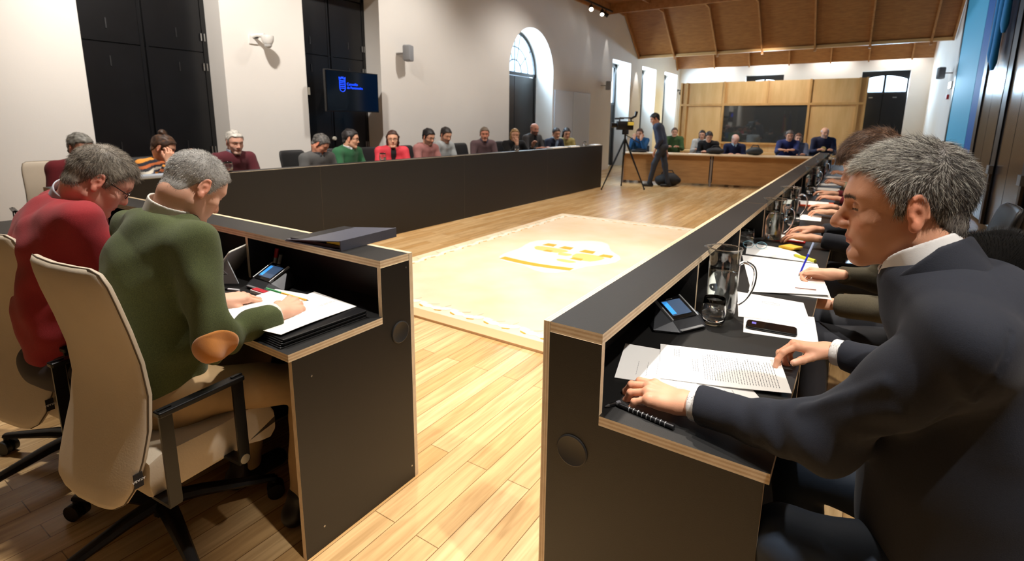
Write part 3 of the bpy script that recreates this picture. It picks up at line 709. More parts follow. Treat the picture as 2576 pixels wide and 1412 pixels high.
# local frame: x along the desk, u = -y from the outer face towards the seats (outer face at y=0, seats at y<0)
def make_desk(name, label, L, divs, group=None, discs=()):
    t = thing(name, label, 'desk', group=group)
    MB().panel((0, L, -.018, 0, 0, HL), 1).build('front_panel', DM, t)
    MB().panel((0.001, L-.001, -.160, -.018, HL-.027, HL), 2).build('ledge', DM, t)
    MB().panel((0.0, L, -.540, -.160, HW-.025, HW), 2).panel((.0185, L-.0185, -.160, -.018, HW-.025, HW), 2).build('worktop', DM, t)
    for x in divs:
        # lower leg panel + upper divider = one L-shaped sheet each
        x0 = min(max(x-.009, 0), L-.018)
        end = x0 == 0 or x0 == L-.018
        MB().panel((x0, x0+.018, -.530, -.160 if end else -.018, 0, HW-.025), 0).panel((x0, x0+.018, -.160, -.018, 0 if end else HW, HL-.027), 0).build('side_panel', DM, t)
    return t
G = 'black plywood council desks in a horseshoe'
dk = make_desk('council_desk', 'black plywood desk nearest the viewer on the right, under the open papers', 2.50, [0, .885, 1.70, 2.50], G)
# right row: outer face at X=-.616 looking -X, seats at +X ; runs along +Y
def place_r(o, y): o.location = (-.616, y, 0); o.rotation_euler = (0, 0, PI/2); return o
place_r(dk, 1.083)
RT = Matrix.Rotation(PI/2, 4, 'Z')
labs = ['black plywood desk in the right row, second from the viewer', 'black plywood desk in the right row, third from the viewer', 'black plywood desk at the far end of the right row']
for i in range(3): place_r(dup(dk, label=labs[i]), 1.083+2.503*(i+1))
# near-left desk: outer face at Y=1.395 looking +Y, seats at -Y, from X=-1.375 to the left; local x must run +X with seats -Y
d2 = make_desk('council_desk', 'black plywood desk at the left where the men in green and red sweaters sit', 3.48, [0, .87, 1.74, 2.62, 3.48], G)
d2.location = (-4.857, 1.395, 0)
# back-left row: outer face at X=-4.88 looking +X, seats at -X : local -y -> -X : rotate -90 deg, local x -> -Y
labs = ['long black desk front on the left side of the hall, section nearest the viewer', 'long black desk front on the left side, second section', 'long black desk front on the left side, third section', 'long black desk front on the left side, section at the far end']
y = 11.08
for i in range(4):
    L_ = 2.50 if i < 3 else 2.18
    if i == 0: d3 = make_desk('council_desk', labs[3], 2.50, [0, .83, 1.67, 2.50], G); d = d3
    elif i < 3: d = dup(d3, label=labs[3-i])
    else: d = make_desk('council_desk', labs[0], 2.18, [0, .83, 2.18], G)
    d.location = (-4.880, y, 0); d.rotation_euler = (0, 0, -PI/2); y -= L_+.0004
# cable covers and screws on the two end panels facing the gap
DC = mat('cover_black', (34, 33, 32), .5)
def disc(loc, ax, par, r=.043):
    X = Matrix.Translation(loc) @ (Matrix.Rotation(PI/2, 4, 'Y') if ax == 'x' else Matrix.Rotation(PI/2, 4, 'X'))
    o = MB().lathe([(r, 0), (r, .003), (r*.93, .0045), (r*.86, .003), (0, .003)], X=X, seg=28).build('cable_cover', DC, None, True)
    o.parent = par; o.matrix_parent_inverse = (Matrix.Translation(par.location) @ Matrix.Rotation(par.rotation_euler.z, 4, 'Z')).inverted(); return o
disc((-1.377, 1.32, .655), 'x', d2)
disc((-.525, 1.083, .62), 'y', dk)
for (y, z) in ((1.36, .90), (1.36, .06), (.93, .64), (.94, .08)):
    o = MB().lathe([(.0035, 0), (.0035, .001), (0, .0012)], X=Matrix.Translation((-1.377, y, z)) @ Matrix.Rotation(PI/2, 4, 'Y'), seg=10).build('screw', STEEL); o.parent = d2; o.matrix_parent_inverse = Matrix.Translation(d2.location).inverted()
# far table of oak for the press, slightly turned
WT = woodmat('oak_table', (166, 122, 76), (192, 148, 98), (.5, 4, 4), .5, 5)
WTT = woodmat('oak_table_top', (206, 176, 138), (226, 200, 164), (.5, 4, 4), .4, 5)
ft = thing('press_table', 'long oak-fronted table across the hall at the far end', 'table', (-4.86, 12.28, 0), .225)
LT = 4.6
MB().box(0, LT, -.10, .62, .715, .74).build('tabletop', WTT, ft)
for i, (a, b) in enumerate(((.02, 2.02), (2.10, LT-.02))): MB().box(a, b, 0, .02, .06, .715).build('front_panel', WT, ft)
for x in (.0, 2.04, LT-.04): MB().box(x, x+.04, -.02, .60, 0, .715).build('leg', mat('grey_leg', (140, 128, 120), .5), ft)
# ------------------------------------------------------------------ rug
RC = mat('rug_cream', (238, 214, 178), .95, bump=.8, bscale=250, var=.10, vscale=2.2, vrgb=(246, 228, 204))
rx0, rx1, ry0, ry1 = -3.86, -1.28, 2.70, 7.30
rt = thing('woven_rug', 'large pale cream rug with a gold crest on the oak floor', 'rug', ((rx0+rx1)/2, (ry0+ry1)/2, 0))
MB().rbox(rx0, rx1, ry0, ry1, .001, .016, .03).build('pile', RC, rt, world=True)
fr = mat('rug_fringe', (216, 178, 134), .95, bump=.8, bscale=300)
MB().box(rx0, rx1, ry0-.02, ry0+.10, .0015, .0175).build('border', fr, rt, world=True)
LG = mat('rug_leaf', (212, 214, 190), .95); LW = mat('rug_flower', (246, 242, 226), .95); GD = mat('rug_gold', (226, 172, 62), .95, bump=.8, bscale=300); PGD = mat('rug_pale_gold', (238, 206, 130), .95, bump=.8, bscale=300); WHR = mat('rug_white', (246, 240, 234), .95)
def flat(o, poly, z=.0185, mi=0): o.add([(x, y, z) for x, y in poly]+[(x, y, .012) for x, y in poly], [tuple(range(len(poly)))]+[(i, (i+1) % len(poly), (i+1) % len(poly)+len(poly), i+len(poly))[::-1] for i in range(len(poly))], mi)
def leafpoly(cx, cy, a, l, wd):
    c, s = math.cos(a), math.sin(a); P = []
    for k in range(14):
        th = 2*PI*k/14; x = l*math.cos(th)*(1+.12*math.sin(3*th)); y_ = wd*math.sin(th)*(1+.2*math.cos(2*th)); P.append((cx+x*c-y_*s, cy+x*s+y_*c))
    return P
o1 = MB(); o2 = MB(); o3 = MB()
def bordrun(x0, y0, x1, y1, n, dirn):
    for k in range(n):
        f = (k+.5)/n; x = x0+(x1-x0)*f; y = y0+(y1-y0)*f; a = math.atan2(y1-y0, x1-x0)+.35*(1 if k % 2 else -1)
        flat(o2, leafpoly(x, y, a, .085, .042), .0185+.0003*(k % 2)); flat(o1, leafpoly(x+.06*math.cos(a+1.2), y+.06*math.sin(a+1.2), a+.9, .05, .012), .0192)
        flat(o3, leafpoly(x-.03*math.cos(a+1.3), y-.045*math.sin(a+1.3), a, .03, .009), .0196)
bordrun(rx0+.1, ry0+.2, rx1-.1, ry0+.2, 15, 0); bordrun(rx0+.16, ry0+.35, rx0+.16, ry1-.2, 26, 1); bordrun(rx0+.1, ry1-.16, rx1-.1, ry1-.16, 15, 0); bordrun(rx1-.16, ry0+.35, rx1-.16, ry1-.2, 26, 1)
for o_, n_, m_ in ((o1, 'leaf_pattern', LG), (o2, 'flower_pattern', LW), (o3, 'gold_pattern', GD)): o_.build(n_, m_, rt, world=True)['kind'] = 'stuff'
o = MB(); sp = []
for k in range(36):
    a = 2*PI*k/36; rr = 1+.10*math.sin(5*a+1); sp.append((-2.62+.58*rr*math.cos(a), 4.98+.74*rr*math.sin(a)))
flat(o, sp, .0175); o.build('crest_ground', WHR, rt, world=True)
o = MB()   # bridge crest: ribbon below, towers above
rb = []
for k in range(11): f = k/10; rb.append((-3.06+.82*f, 4.40+.05*math.sin(f*PI)*-1+.02*f))
flat(o, rb+[(x, y+.10) for x, y in rb[::-1]], .0195); o.build('gold_ribbon', GD, rt, world=True)
for i_, (x, y, w_, h_) in enumerate(((-2.93, 5.26, .15, .12), (-2.70, 5.24, .15, .12), (-2.42, 5.22, .17, .12), (-2.17, 5.16, .15, .11), (-2.80, 4.99, .10, .07), (-2.38, 4.86, .14, .08))):
    o = MB(); flat(o, [(x-w_/2, y-h_/2), (x+w_/2, y-h_/2), (x+w_/2*.8, y+h_/2), (x-w_/2*.8, y+h_/2)], .0195); o.build('gold_tower', GD, rt, world=True)
o = MB()
for x, y, w_, h_ in ((-2.82, 5.06, .42, .24), (-2.32, 4.98, .34, .36), (-2.58, 4.96, .16, .14), (-2.44, 4.72, .22, .12)):
    flat(o, leafpoly(x, y, 0, w_/2, h_/2), .0186)
o.build('pale_gold_crest', PGD, rt, world=True)
# ------------------------------------------------------------------ people
SKIN = mat('skin', (255, 255, 255), .50, attr='Col', bump=.12, bscale=500, sss=.10, spec=.35)
HAIRM = mat('hair', (255, 255, 255), .55, attr='Col', spec=.5)
def cloth(name, rgb, kind='knit'):
    if kind == 'knit': return mat('cloth_'+name, rgb, .92, bump=.3, bscale=420, var=.28, vscale=260, sheen=.06)
    if kind == 'wool': return mat('cloth_'+name, rgb, .8, bump=.2, bscale=700, var=.35, vscale=500, sheen=.05)
    return mat('cloth_'+name, rgb, .75, bump=.08, bscale=500, var=.08, vscale=40)
def lin(c): return np.array(srgb(c))
def skin_cols(v, R, c, s, skin, hairc, style, brow, lips=True, beard=None, hd=False, thair=.012):
    q = ((v-c)@R)/s; ax = np.abs(q[:, 0]); base = lin(skin); col = np.tile(base, (len(v), 1))
    ins = (np.sqrt((q**2).sum(1)) < .19)
    def mix(m, cc, a): col[m] = col[m]*(1-a[m, None] if hasattr(a, '__len__') else 1-a)+np.asarray(cc)*(a[m, None] if hasattr(a, '__len__') else a)
    red = base*np.array([1.05, .72, .66])
    w = np.clip(1-np.sqrt(((ax-.045)/.022)**2+((q[:, 1]-.07)/.03)**2+((q[:, 2]+.028)/.022)**2), 0, 1); mix(ins, red, w*.7)
    w = np.clip(1.3-np.sqrt((ax/.017)**2+((q[:, 1]-.11)/.02)**2+((q[:, 2]+.026)/.016)**2), 0, 1); mix(ins, red, w*.6)
    w = np.clip((ax-.072)/.012, 0, 1)*(np.abs(q[:, 1]) < .035)*(q[:, 2] > -.05)*(q[:, 2] < .04); mix(ins, red, w*.75)
    w = np.clip(1.25-np.sqrt((ax/.026)**2+((q[:, 1]-.098)/.02)**2+((q[:, 2]+.0612)/.0085)**2), 0, 1)*3; mix(ins, base*np.array([.80, .48, .46]), np.clip(w, 0, .8))
    if hd:
        w = (np.abs(q[:, 2]-.0055+(ax-.031)**2*9) < .0024)*(np.abs(ax-.031) < .0135)*(q[:, 1] > .07); mix(ins, (.02, .015, .012), w*.85)
        w = np.exp(-((q[:, 2]-.0185+(ax-.031)**2*12)/.0016)**2)*(np.abs(ax-.031) < .015)*(q[:, 1] > .06); mix(ins, base*np.array([.55, .38, .33]), w*.7)
        w = np.exp(-(((q[:, 2]+.004)/.004)**2+((ax-.031)/.014)**2))*(q[:, 1] > .06); mix(ins, base*np.array([.8, .62, .58]), w*.35)
        w = np.exp(-(((q[:, 2]-.0295-.10*(.03-np.abs(ax-.030)))/.0042)**2))*(np.abs(ax-.031) < .019)*(q[:, 1] > .055); mix(ins, lin(brow or (96, 76, 62)), w*.42)
    else:
        w = (np.abs(q[:, 2]-.009) < .0040)*(np.abs(ax-.031) < .009)*(q[:, 1] > .07); mix(ins, base*.12, w*.8)
        w = (np.abs(q[:, 2]-.030) < .005)*(np.abs(ax-.031) < .018)*(q[:, 1] > .05); mix(ins, lin(brow or hairc), w*.75)
    hm = ins & (hairline(q[:, 1], {'bald': 'short', 'bob': 'long', 'bun': 'short', 'wavy': 'fringe'}.get(style, style)) < q[:, 2]+.006) & (q[:, 1] < .09)
    hm = hm & (smin(ell(q, (0, -.012, .038), (.078, .101, .086)), ell(q, (0, -.050, -.032), (.052, .038, .046)), .02) < .004)
    if style == 'bald': hm = hm & (q[:, 2] < .05)
    mix(hm, lin(hairc)*.8, .7)
    if beard is not None:
        m = ins & (q[:, 2] < -.032+.35*np.clip(.05-q[:, 1], 0, .05)) & (q[:, 1] > .0) & (q[:, 2] > -.125) & ~((ax < .024) & (np.abs(q[:, 2]+.061) < .006))
        mix(m, lin(beard[0]), beard[1])
    return col
def elbow_ik(S, W, L1, L2, pole):
    d = W-S; L = np.linalg.norm(d); L = min(L, (L1+L2)*.995); a = (L1*L1-L2*L2+L*L)/(2*L); h = math.sqrt(max(L1*L1-a*a, 1e-6)); n = d/np.linalg.norm(d)
    p = np.asarray(pole, float); p = p-n*(p@n); return S+n*a+nrm(p)*h
GLF = mat('glasses_frame', (18, 16, 18), .3)
def glasses(R, c, s, par, m=GLF, lens=True):
    def W(p): return np.asarray(c)+(R@(np.asarray(p, float)*s))
    g = MB()
    for sx in (-1, 1):
        ring = [W((sx*(.032+.021*math.cos(a)), .1005-.004*abs(math.cos(a)), .006+.0155*math.sin(a))) for a in np.linspace(0, 2*PI, 15)]
        g.tube(ring, .0014, 5, cap=False)
        g.tube([W((sx*.053, .096, .010)), W((sx*.070, .085, .011)), W((sx*.0775, .03, .016)), W((sx*.0805, -.004, .024)), W((sx*.080, -.02, .012))], .0017, 6)
    g.tube([W((-.011, .101, .010)), W((0, .104, .012)), W((.011, .101, .010))], .0014, 5)
    o = g.build('glasses', m, par, True, world=True)
    if lens:
        for sx in (-1, 1):
            l = MB().add([np.array(W((sx*(.032+.0205*math.cos(a)), .1000, .006+.015*math.sin(a))))-np.array(par.location) for a in np.linspace(0, 2*PI, 15)[:-1]], [tuple(range(14))])
            l.build('lens', glassmat('lens_glass', (.96, .97, .98), thin=True, ior=1.35), o)
    return o
def strands(name, roots, dirs, lens_, cols, par, wdt=.00045, curl=.3, grav=.0, seg=5, m=HAIRM):
    # tapered three-sided hairs, one mesh
    n = len(roots); P = roots.copy(); D = dirs/np.linalg.norm(dirs, axis=1)[:, None]; rings = []; a = rng.normal(size=(n, 3))
    for k in range(seg+1):
        r = wdt*(1-.85*k/seg); u = np.cross(D, a); u /= np.linalg.norm(u, axis=1)[:, None]; w_ = np.cross(D, u)
        rings.append([P+(u*math.cos(t)+w_*math.sin(t))*r for t in (0, 2.094, 4.189)])
        P = P+D*(lens_/seg)[:, None]; D = D+rng.normal(size=(n, 3))*curl/seg+np.array([0, 0, -grav]); D /= np.linalg.norm(D, axis=1)[:, None]
    V = np.stack([np.stack(r, 1) for r in rings], 1)   # n, seg+1, 3, 3
    base = np.arange(n)[:, None]*(seg+1)*3; Q = []
    for k in range(seg):
        for j in range(3):
            j2 = (j+1) % 3; Q.append(base+np.array([k*3+j, k*3+j2, (k+1)*3+j2, (k+1)*3+j])[None])
    Q = np.stack(Q, 1).reshape(-1, 4)
    C = np.repeat(cols, (seg+1)*3, axis=0)
    return npmesh(name, [(V.reshape(-1, 3), Q)], m, par, C)
def person(label, base, face, hip=.56, lean=12, side=0, tl=.50, head=(10, 0, 0), hoff=(0, .035, .125), neckfwd=.03, hs=1.0, skin=(226, 172, 142), hair=(60, 45, 38), style='short', brow=None,
           beard=None, glass=False, top=(60, 60, 70), topname='sweater', topkind='knit', collar=None, inner=None, trousers=(40, 42, 50), wrists=None, hands=None, poles=None, shw=.185, bulk=1.0, fem=False,
           res=.006, hd=False, group=None, thair=.009, headpos=None, legs='sit', stripe=None, knees=None, feet=None, hairvar=None, detail_top=None, coltilt=.12, sdrop=.055, trap=.050, cuff=None, hem=.075, extra=None, ttop=.009, elbows=None, headkw={}, seedh=0, folds=.004):
    headkw = dict(dict(jaw=.84 if fem else .93), **headkw)
    f = nrm(V3(face[0], face[1], 0)); up = V3(0, 0, 1); r = np.cross(f, up)
    par = thing('person', label, 'person', (base[0], base[1], 0), 0, group)
    H = V3(base[0], base[1], hip); ln = math.radians(lean); ax = nrm(up*math.cos(ln)+f*math.sin(ln)+r*math.sin(math.radians(side)))
    chest = H+ax*tl*.60-f*.01; N = H+ax*tl+f*neckfwd; fn = nrm(f-ax*(f@ax)); rr = np.cross(fn, ax)
    S = [N-ax*sdrop-fn*.015+rr*sg*shw for sg in (-1, 1)]             # left, right shoulders
    hc = N+f*hoff[1]+up*hoff[2]+r*hoff[0] if headpos is None else np.asarray(headpos, float)
    pit, yaw, rol = [math.radians(a) for a in head]
    HR = np.stack([r, f, up], 1)@rotz(yaw)@rotx(-pit)@roty(rol)
    if wrists is None: wrists = [H+f*.42+r*sg*.13+up*.23 for sg in (-1, 1)]
    W = [np.asarray(w_, float) for w_ in wrists]
    if poles is None: poles = [r*sg*.38-up*1.0-f*.3 for sg in (-1, 1)]
    E = [np.asarray(e, float) for e in elbows] if elbows is not None else [elbow_ik(S[i], W[i], .285*bulk**.3, .262, poles[i]) for i in (0, 1)]
    if hands is None: hands = [None, None]
    HM = []
    for i, sg in enumerate((-1, 1)):
        hd_ = hands[i] or {}
        fd = nrm(np.asarray(hd_.get('dir', (W[i]-E[i])), float)); nn = np.asarray(hd_.get('up', (0, 0, 1)), float); Rh = frame(fd, nn)
        ch = hand_chains(-sg, hd_.get('curl', [(20, 30, 20)]*4), hd_.get('splay', (6, 1, -4, -9)), hd_.get('thumb', (35, -10, 10, 15)))
        HM.append((Rh, ch, W[i], -sg, hd_.get('s', 1.0)))
    sk = []
    K = knees or [H+f*.44+r*sg*.11-up*.05 for sg in (-1, 1)]; A = feet or [V3(*(K[i]-f*.04)[:2], .10) for i in (0, 1)]
    if legs == 'stand':
        K = knees or [H+r*sg*.10+f*.03-up*.42 for sg in (-1, 1)]; A = feet or [V3(*(H+r*sg*.11-f*.02)[:2], .09) for sg in (-1, 1)]
    R3 = np.stack([rr, fn*1.0, ax], 1)
    def torso(P, g=0.0):
        q = (P-H)@R3; q2 = q*np.array([1, 1.42, 1])
        b = bulk
        d = cap(q2, (0, 0, -.02 if g >= 0 else .06), (0, -.012, tl*.30), .158*b+g*1.2, .155*b+g*1.2)
        if g >= 0 and hem > .1: d = smin(d, cap(q2, (0, .0, -.16), (0, 0, .06), .185*b+g, .165*b+g), .05)
        d = smin(d, cap(q2, (0, -.01, tl*.35), (0, -.015, tl*.72), .160*b+g*1.2, .165*b+g*1.2), .08)
        w_ = .085 if not fem else .07
        qs = np.stack([np.abs(q2[:, 0]), q2[:, 1], q2[:, 2]], 1)
        d = smin(d, cap(qs, (.07, -.012, tl*.62), (w_+.02, -.02, tl*.80), .100*b+g, .075*b+g), .06)
        if fem: d = smin(d, cap(qs, (.065, .095, tl*.62), (.07, .10, tl*.60), .06+g), .05)
        d = d*.82
        for i in (0, 1): d = smin(d, cap(P, N-ax*.040, S[i], trap+g, .052+g), .06)
        return smin(d, cap(P, N-ax*.07, N-ax*.02, .070+g*.5, .056), .05)
    neck0 = N-ax*.03; neck1 = hc+HR@(V3(0, -.033, -.046) if pit > .55 else V3(0, -.030, -.035))
    def necks(P, g=0): return cap(P, neck0, neck1, .062+g, .057+g)
    def headf(P):
        q = ((P-hc)@HR)/hs; return head_sdf(q, hd, **headkw)*hs
    def body(P):
        d = torso(P, -.012)
        for i in (0, 1):
            d = smin(d, cap(P, S[i], E[i], .038, .024), .03); d = smin(d, cap(P, E[i], W[i], .024, .019), .012)
            h0 = H+r*(-1, 1)[i]*.085-up*.02; d = smin(d, cap(P, h0+(K[i]-h0)*.15, K[i]-up*.01, .05, .045), .03); d = smin(d, cap(P, K[i], A[i], .048, .035), .02)
        d = smin(d, necks(P), .02)
        return d
    def full(P):
        d = body(P); h_ = near(P, hc, .19*hs, headf); d = smin(d, h_, .012)
        for Rh, ch, wp, t_, s_ in HM:
            d = smin(d, near(P, wp+Rh@V3(0, .09, 0), .165*s_, lambda X: hand_sdf(((X-wp)@Rh)/s_, ch, t_, hd)*s_), .006)
        return d
    allp = np.array([H, hc, *S, *E, *W, *[w_+h_[0]@V3(0, .12, 0) for w_, h_ in zip(W, HM)]]+([*K, *A] if 1 else []))
    lo = allp.min(0)-.20; hi = allp.max(0)+.20; lo[2] = max(lo[2], -.02)
    parts = []
    if hd:
        def bodyc(P):   # coarse core without the ends, which are meshed finer
            d = body(P); d = smax(d, -(np.linalg.norm(P-(hc+HR@V3(0, 0, .01)), axis=1)-.125), .002); return d
        v, q = surf(bodyc, lo, hi, .008); parts.append((v, q))
        def hf(P): return smin(near(P, hc, .19*hs, headf), smax(necks(P), torso(P, -.02)*-1, .01), .014)
        v, q = surf(hf, hc-.175, hc+.175, res); parts.append((v, q)); hv = v
        for Rh, ch, wp, t_, s_ in HM:
            c_ = wp+Rh@V3(0, .08, 0); v, q = surf(lambda X: hand_sdf(((X-wp)@Rh)/s_, ch, t_, True)*s_, c_-.15, c_+.15, .0021); parts.append((v, q))
    else:
        v, q = surf(full, lo, hi, res); parts.append((v, q))
    allv = np.concatenate([p[0] for p in parts])
    cols = skin_cols(allv, HR, hc, hs, skin, hair, style, brow, beard=beard, hd=hd)
    for Rh, ch, wp, t_, s_ in HM:
        qq = ((allv-wp)@Rh)/s_
        for k, (pts, rd) in enumerate(ch):
            tip = pts[3]; dd = nrm(pts[3]-pts[2]); nn = V3(0, 0, 1) if rd < .011 else V3(.3*t_, 0, .95); nn = nrm(nn-dd*(nn@dd))
            e_ = qq-tip-nn*.006+dd*.001; w_ = np.clip(1.6-np.sqrt((e_**2).sum(1))/.007, 0, 1); cols = cols*(1-w_[:, None]*.35)+lin((240, 196, 180))*w_[:, None]*.35
            for pp in pts[:3]:
                e_ = qq-pp-V3(0, 0, .008); w_ = np.clip(1-np.sqrt((e_**2).sum(1))/.012, 0, 1); cols = cols*(1-w_[:, None]*np.array([.0, .25, .28]))
    npmesh('body', parts, SKIN, par, cols)
    # --- upper garment
    tcol = cloth('%02x%02x%02x' % tuple(top)+topkind, top, topkind) if not isinstance(top, bpy.types.Material) else top
    g = ttop
    cw = cuff if cuff is not None else .03
    def topf(P):
        d = torso(P, g)
        for i in (0, 1):
            wd = nrm(W[i]-E[i]); we = W[i]-wd*cw
            s_ = cap(P, S[i], E[i], .061*bulk**.5+g*.6, .050+g*.6); s2 = cap(P, E[i], we, .050+g*.6, .038+g*.5)
            s2 = smax(s2, (P-we)@wd, .006)
            a = smin(s_, s2, .03)
            if folds:   # creases gathered at the elbow and down the sleeve
                t1 = (P-E[i])@wd; dE = np.linalg.norm(P-E[i], axis=1)
                a = a+folds*np.exp(-(dE/.12)**2)*np.sin(t1*62+4*noise(P, 3, i))*.8+folds*.6*noise(P, 6, i+3)
            d = smin(d, a, .028)
        n1 = noise(P*np.array([1, 1, .45]), 2.6, 5); d = d+folds*1.3*(1-np.abs(n1)*1.6)*.8-folds*.45+folds*.4*noise(P, 8, 2)
        d = smax(d, -(cap(P, neck0+nrm(neck1-neck0)*.020, neck1+(neck1-neck0)*.8, .0715 if collar is not None else .067, .070)), .010)
        d = smax(d, -(ax@(P-(H-ax*hem)).T), .02)
        if detail_top is not None: d = detail_top(P, d)
        return d
    v, q = surf(topf, lo, hi, max(res*1.5, .0055) if hd else .010)
    cc = None
    if stripe is not None:
        cc = stripe(v, H, R3)
    npmesh(topname, [(v, q)], tcol, par, cc)
    if collar is not None:
        na = nrm(nrm(neck1-neck0)+f*coltilt)
        def colf(P):
            t_ = (P-N)@na; rad = .060+.004*0; d0 = np.abs(cap(P, N-na*.09, N+na*.2, .0755, .0665))-.0028
            q = (P-N)@R3; ang = np.arctan2(q[:, 0], q[:, 1]); top_ = .052-.028*np.exp(-(ang/.55)**2); 
            dd = smax(d0, t_-top_, .002); dd = smax(dd, -(t_+.05), .003)
            return smax(dd, (.12-np.abs(ang))*.05, .002)
        def lap(P):   # collar points folded down at the front
            q = (P-N)@R3; qa = np.abs(q[:, 0]); e = np.stack([qa, q[:, 1], q[:, 2]], 1); return cap(e, (.022, .070, .010), (.048, .062, -.030), .010, .005)
        v, q = surf(lambda P: smin(colf(P), lap(P), .004), N-.16, N+.16, .0032 if hd else .006)
        npmesh('shirt_collar', [(v, q)], cloth('c%02x%02x%02x' % tuple(collar), collar, 'plain'), par)
        for i in (0, 1):
            wd = nrm(W[i]-E[i]); a_ = W[i]-wd*(cw+.03); b_ = W[i]-wd*(cw-.024)
            if hd:
                v, q = surf(lambda P: smax(smax(np.abs(cap(P, a_-wd*.1, b_+wd*.1, .0355))-.0022, (P-b_)@wd, .002), -((P-a_)@wd), .002), W[i]-.12, W[i]+.12, .003)
                npmesh('shirt_cuff', [(v, q)], cloth('c%02x%02x%02x' % tuple(collar), collar, 'plain'), par)
    if inner is not None:   # shirt front seen in the neck opening
        v, q = surf(lambda P: smax(torso(P, g+.0035), ell((P-(N-ax*.06+fn*.10))@R3, (0, 0, 0), (.042, .12, .13)), .004), N-.32, N+.2, .008)
        npmesh('shirt_front', [(v, q)], cloth('i%02x%02x%02x' % tuple(inner), inner, 'plain'), par)
    # --- trousers and shoes
    def trf(P):
        q2 = ((P-H)@R3)*np.array([1, 1.3, 1])
        d = ell(q2, (0, 0, -.02), (.182*bulk, .175*bulk, .125))
        for i, sg in ((0, -1), (1, 1)):
            h0 = H+r*sg*.085-up*.02
            d = smin(d, cap(P, h0, K[i], .088*bulk**.6, .066), .05); d = smin(d, cap(P, K[i], A[i]+up*.0, .066, .050), .03)
            d = d+.0
        d = d+.004*noise(P, 5, 2)
        if hd: d = d+.003*np.sin(noise(P, 3, 4)*5)*.8
        return d
    l2 = np.min([H, *K, *A], 0)-.2; h2 = np.max([H, *K, *A], 0)+.2; h2[2] = H[2]+.13; l2[2] = .02
    v, q = surf(lambda P: smax(trf(P), A[0][2]-.03-P[:, 2], .01), l2, h2, .008 if hd else .016)
    npmesh('trousers', [(v, q)], cloth('t%02x%02x%02x' % tuple(trousers), trousers, 'plain'), par)
    for i, sg in ((0, -1), (1, 1)):
        c = V3(A[i][0], A[i][1], 0)
        v, q = surf(lambda P: smax(smin(cap(P, c+up*.035-f*.05, c+up*.03+f*.13, .040, .036), cap(P, c+up*.05-f*.03, c+up*.10-f*.02, .042), .03), .002-P[:, 2], .003), c-V3(.22, .22, .03), c+V3(.22, .22, .18), .012 if not hd else .007)
        npmesh('shoe', [(v, q)], mat('shoe_leather', (28, 24, 22), .45), par)
    # --- hair
    def hf2(P): return hair_sdf(((P-hc)@HR)/hs, style, thair, seedh, .0012 if hd else .004)*hs
    v, q = surf(hf2, hc-.27*hs-V3(0, 0, .0), hc+.24*hs, .0045 if hd else .006)
    n_ = noise(v, 14, 1)+.6*noise(v, 45, 2); hcol = lin(hair)*np.clip(1+.30*n_[:, None], .35, 2.2)
    if hairvar is not None:
        w_ = np.clip(.5+.6*noise(v, 30, 3), 0, 1)[:, None]; hcol = hcol*(1-w_)+lin(hairvar)*w_
    if extra != 'nohair': hob = npmesh('hair', [(v, q)], HAIRM, par, hcol)
    if not hd and style != 'bald':
        n_ = 1800; ix = rng.integers(0, len(v), n_); p_ = v[ix]; q_ = ((p_-hc)@HR)/hs; nl = q_-np.array([0, -.012, .03]); nl /= np.linalg.norm(nl, axis=1)[:, None]
        fl = V3(0, -.25, -1.)+np.clip((q_[:, 2]-.06)/.05, 0, 1)[:, None]*V3(0, .9, 1.2); fl = fl-nl*(fl*nl).sum(1)[:, None]; fl /= np.linalg.norm(fl, axis=1)[:, None]
        strands('hair_strands', p_-(nl*.002)@HR.T, (fl+nl*.28+rng.normal(size=(n_, 3))*.2)@HR.T, rng.uniform(.012, .022, n_), hcol[ix]*rng.uniform(.6, 1.35, (n_, 1)), par, .0009, .3, .02, 3)
    if glass: glasses(HR, hc, hs, par)
    return dict(topf=topf, na=nrm(nrm(neck1-neck0)+f*coltilt), f=f, par=par, H=H, N=N, hc=hc, HR=HR, E=E, W=W, S=S, hairv=v, hairf=hf2, R3=R3, torso=torso, K=K, A=A, ax=ax, fn=fn)
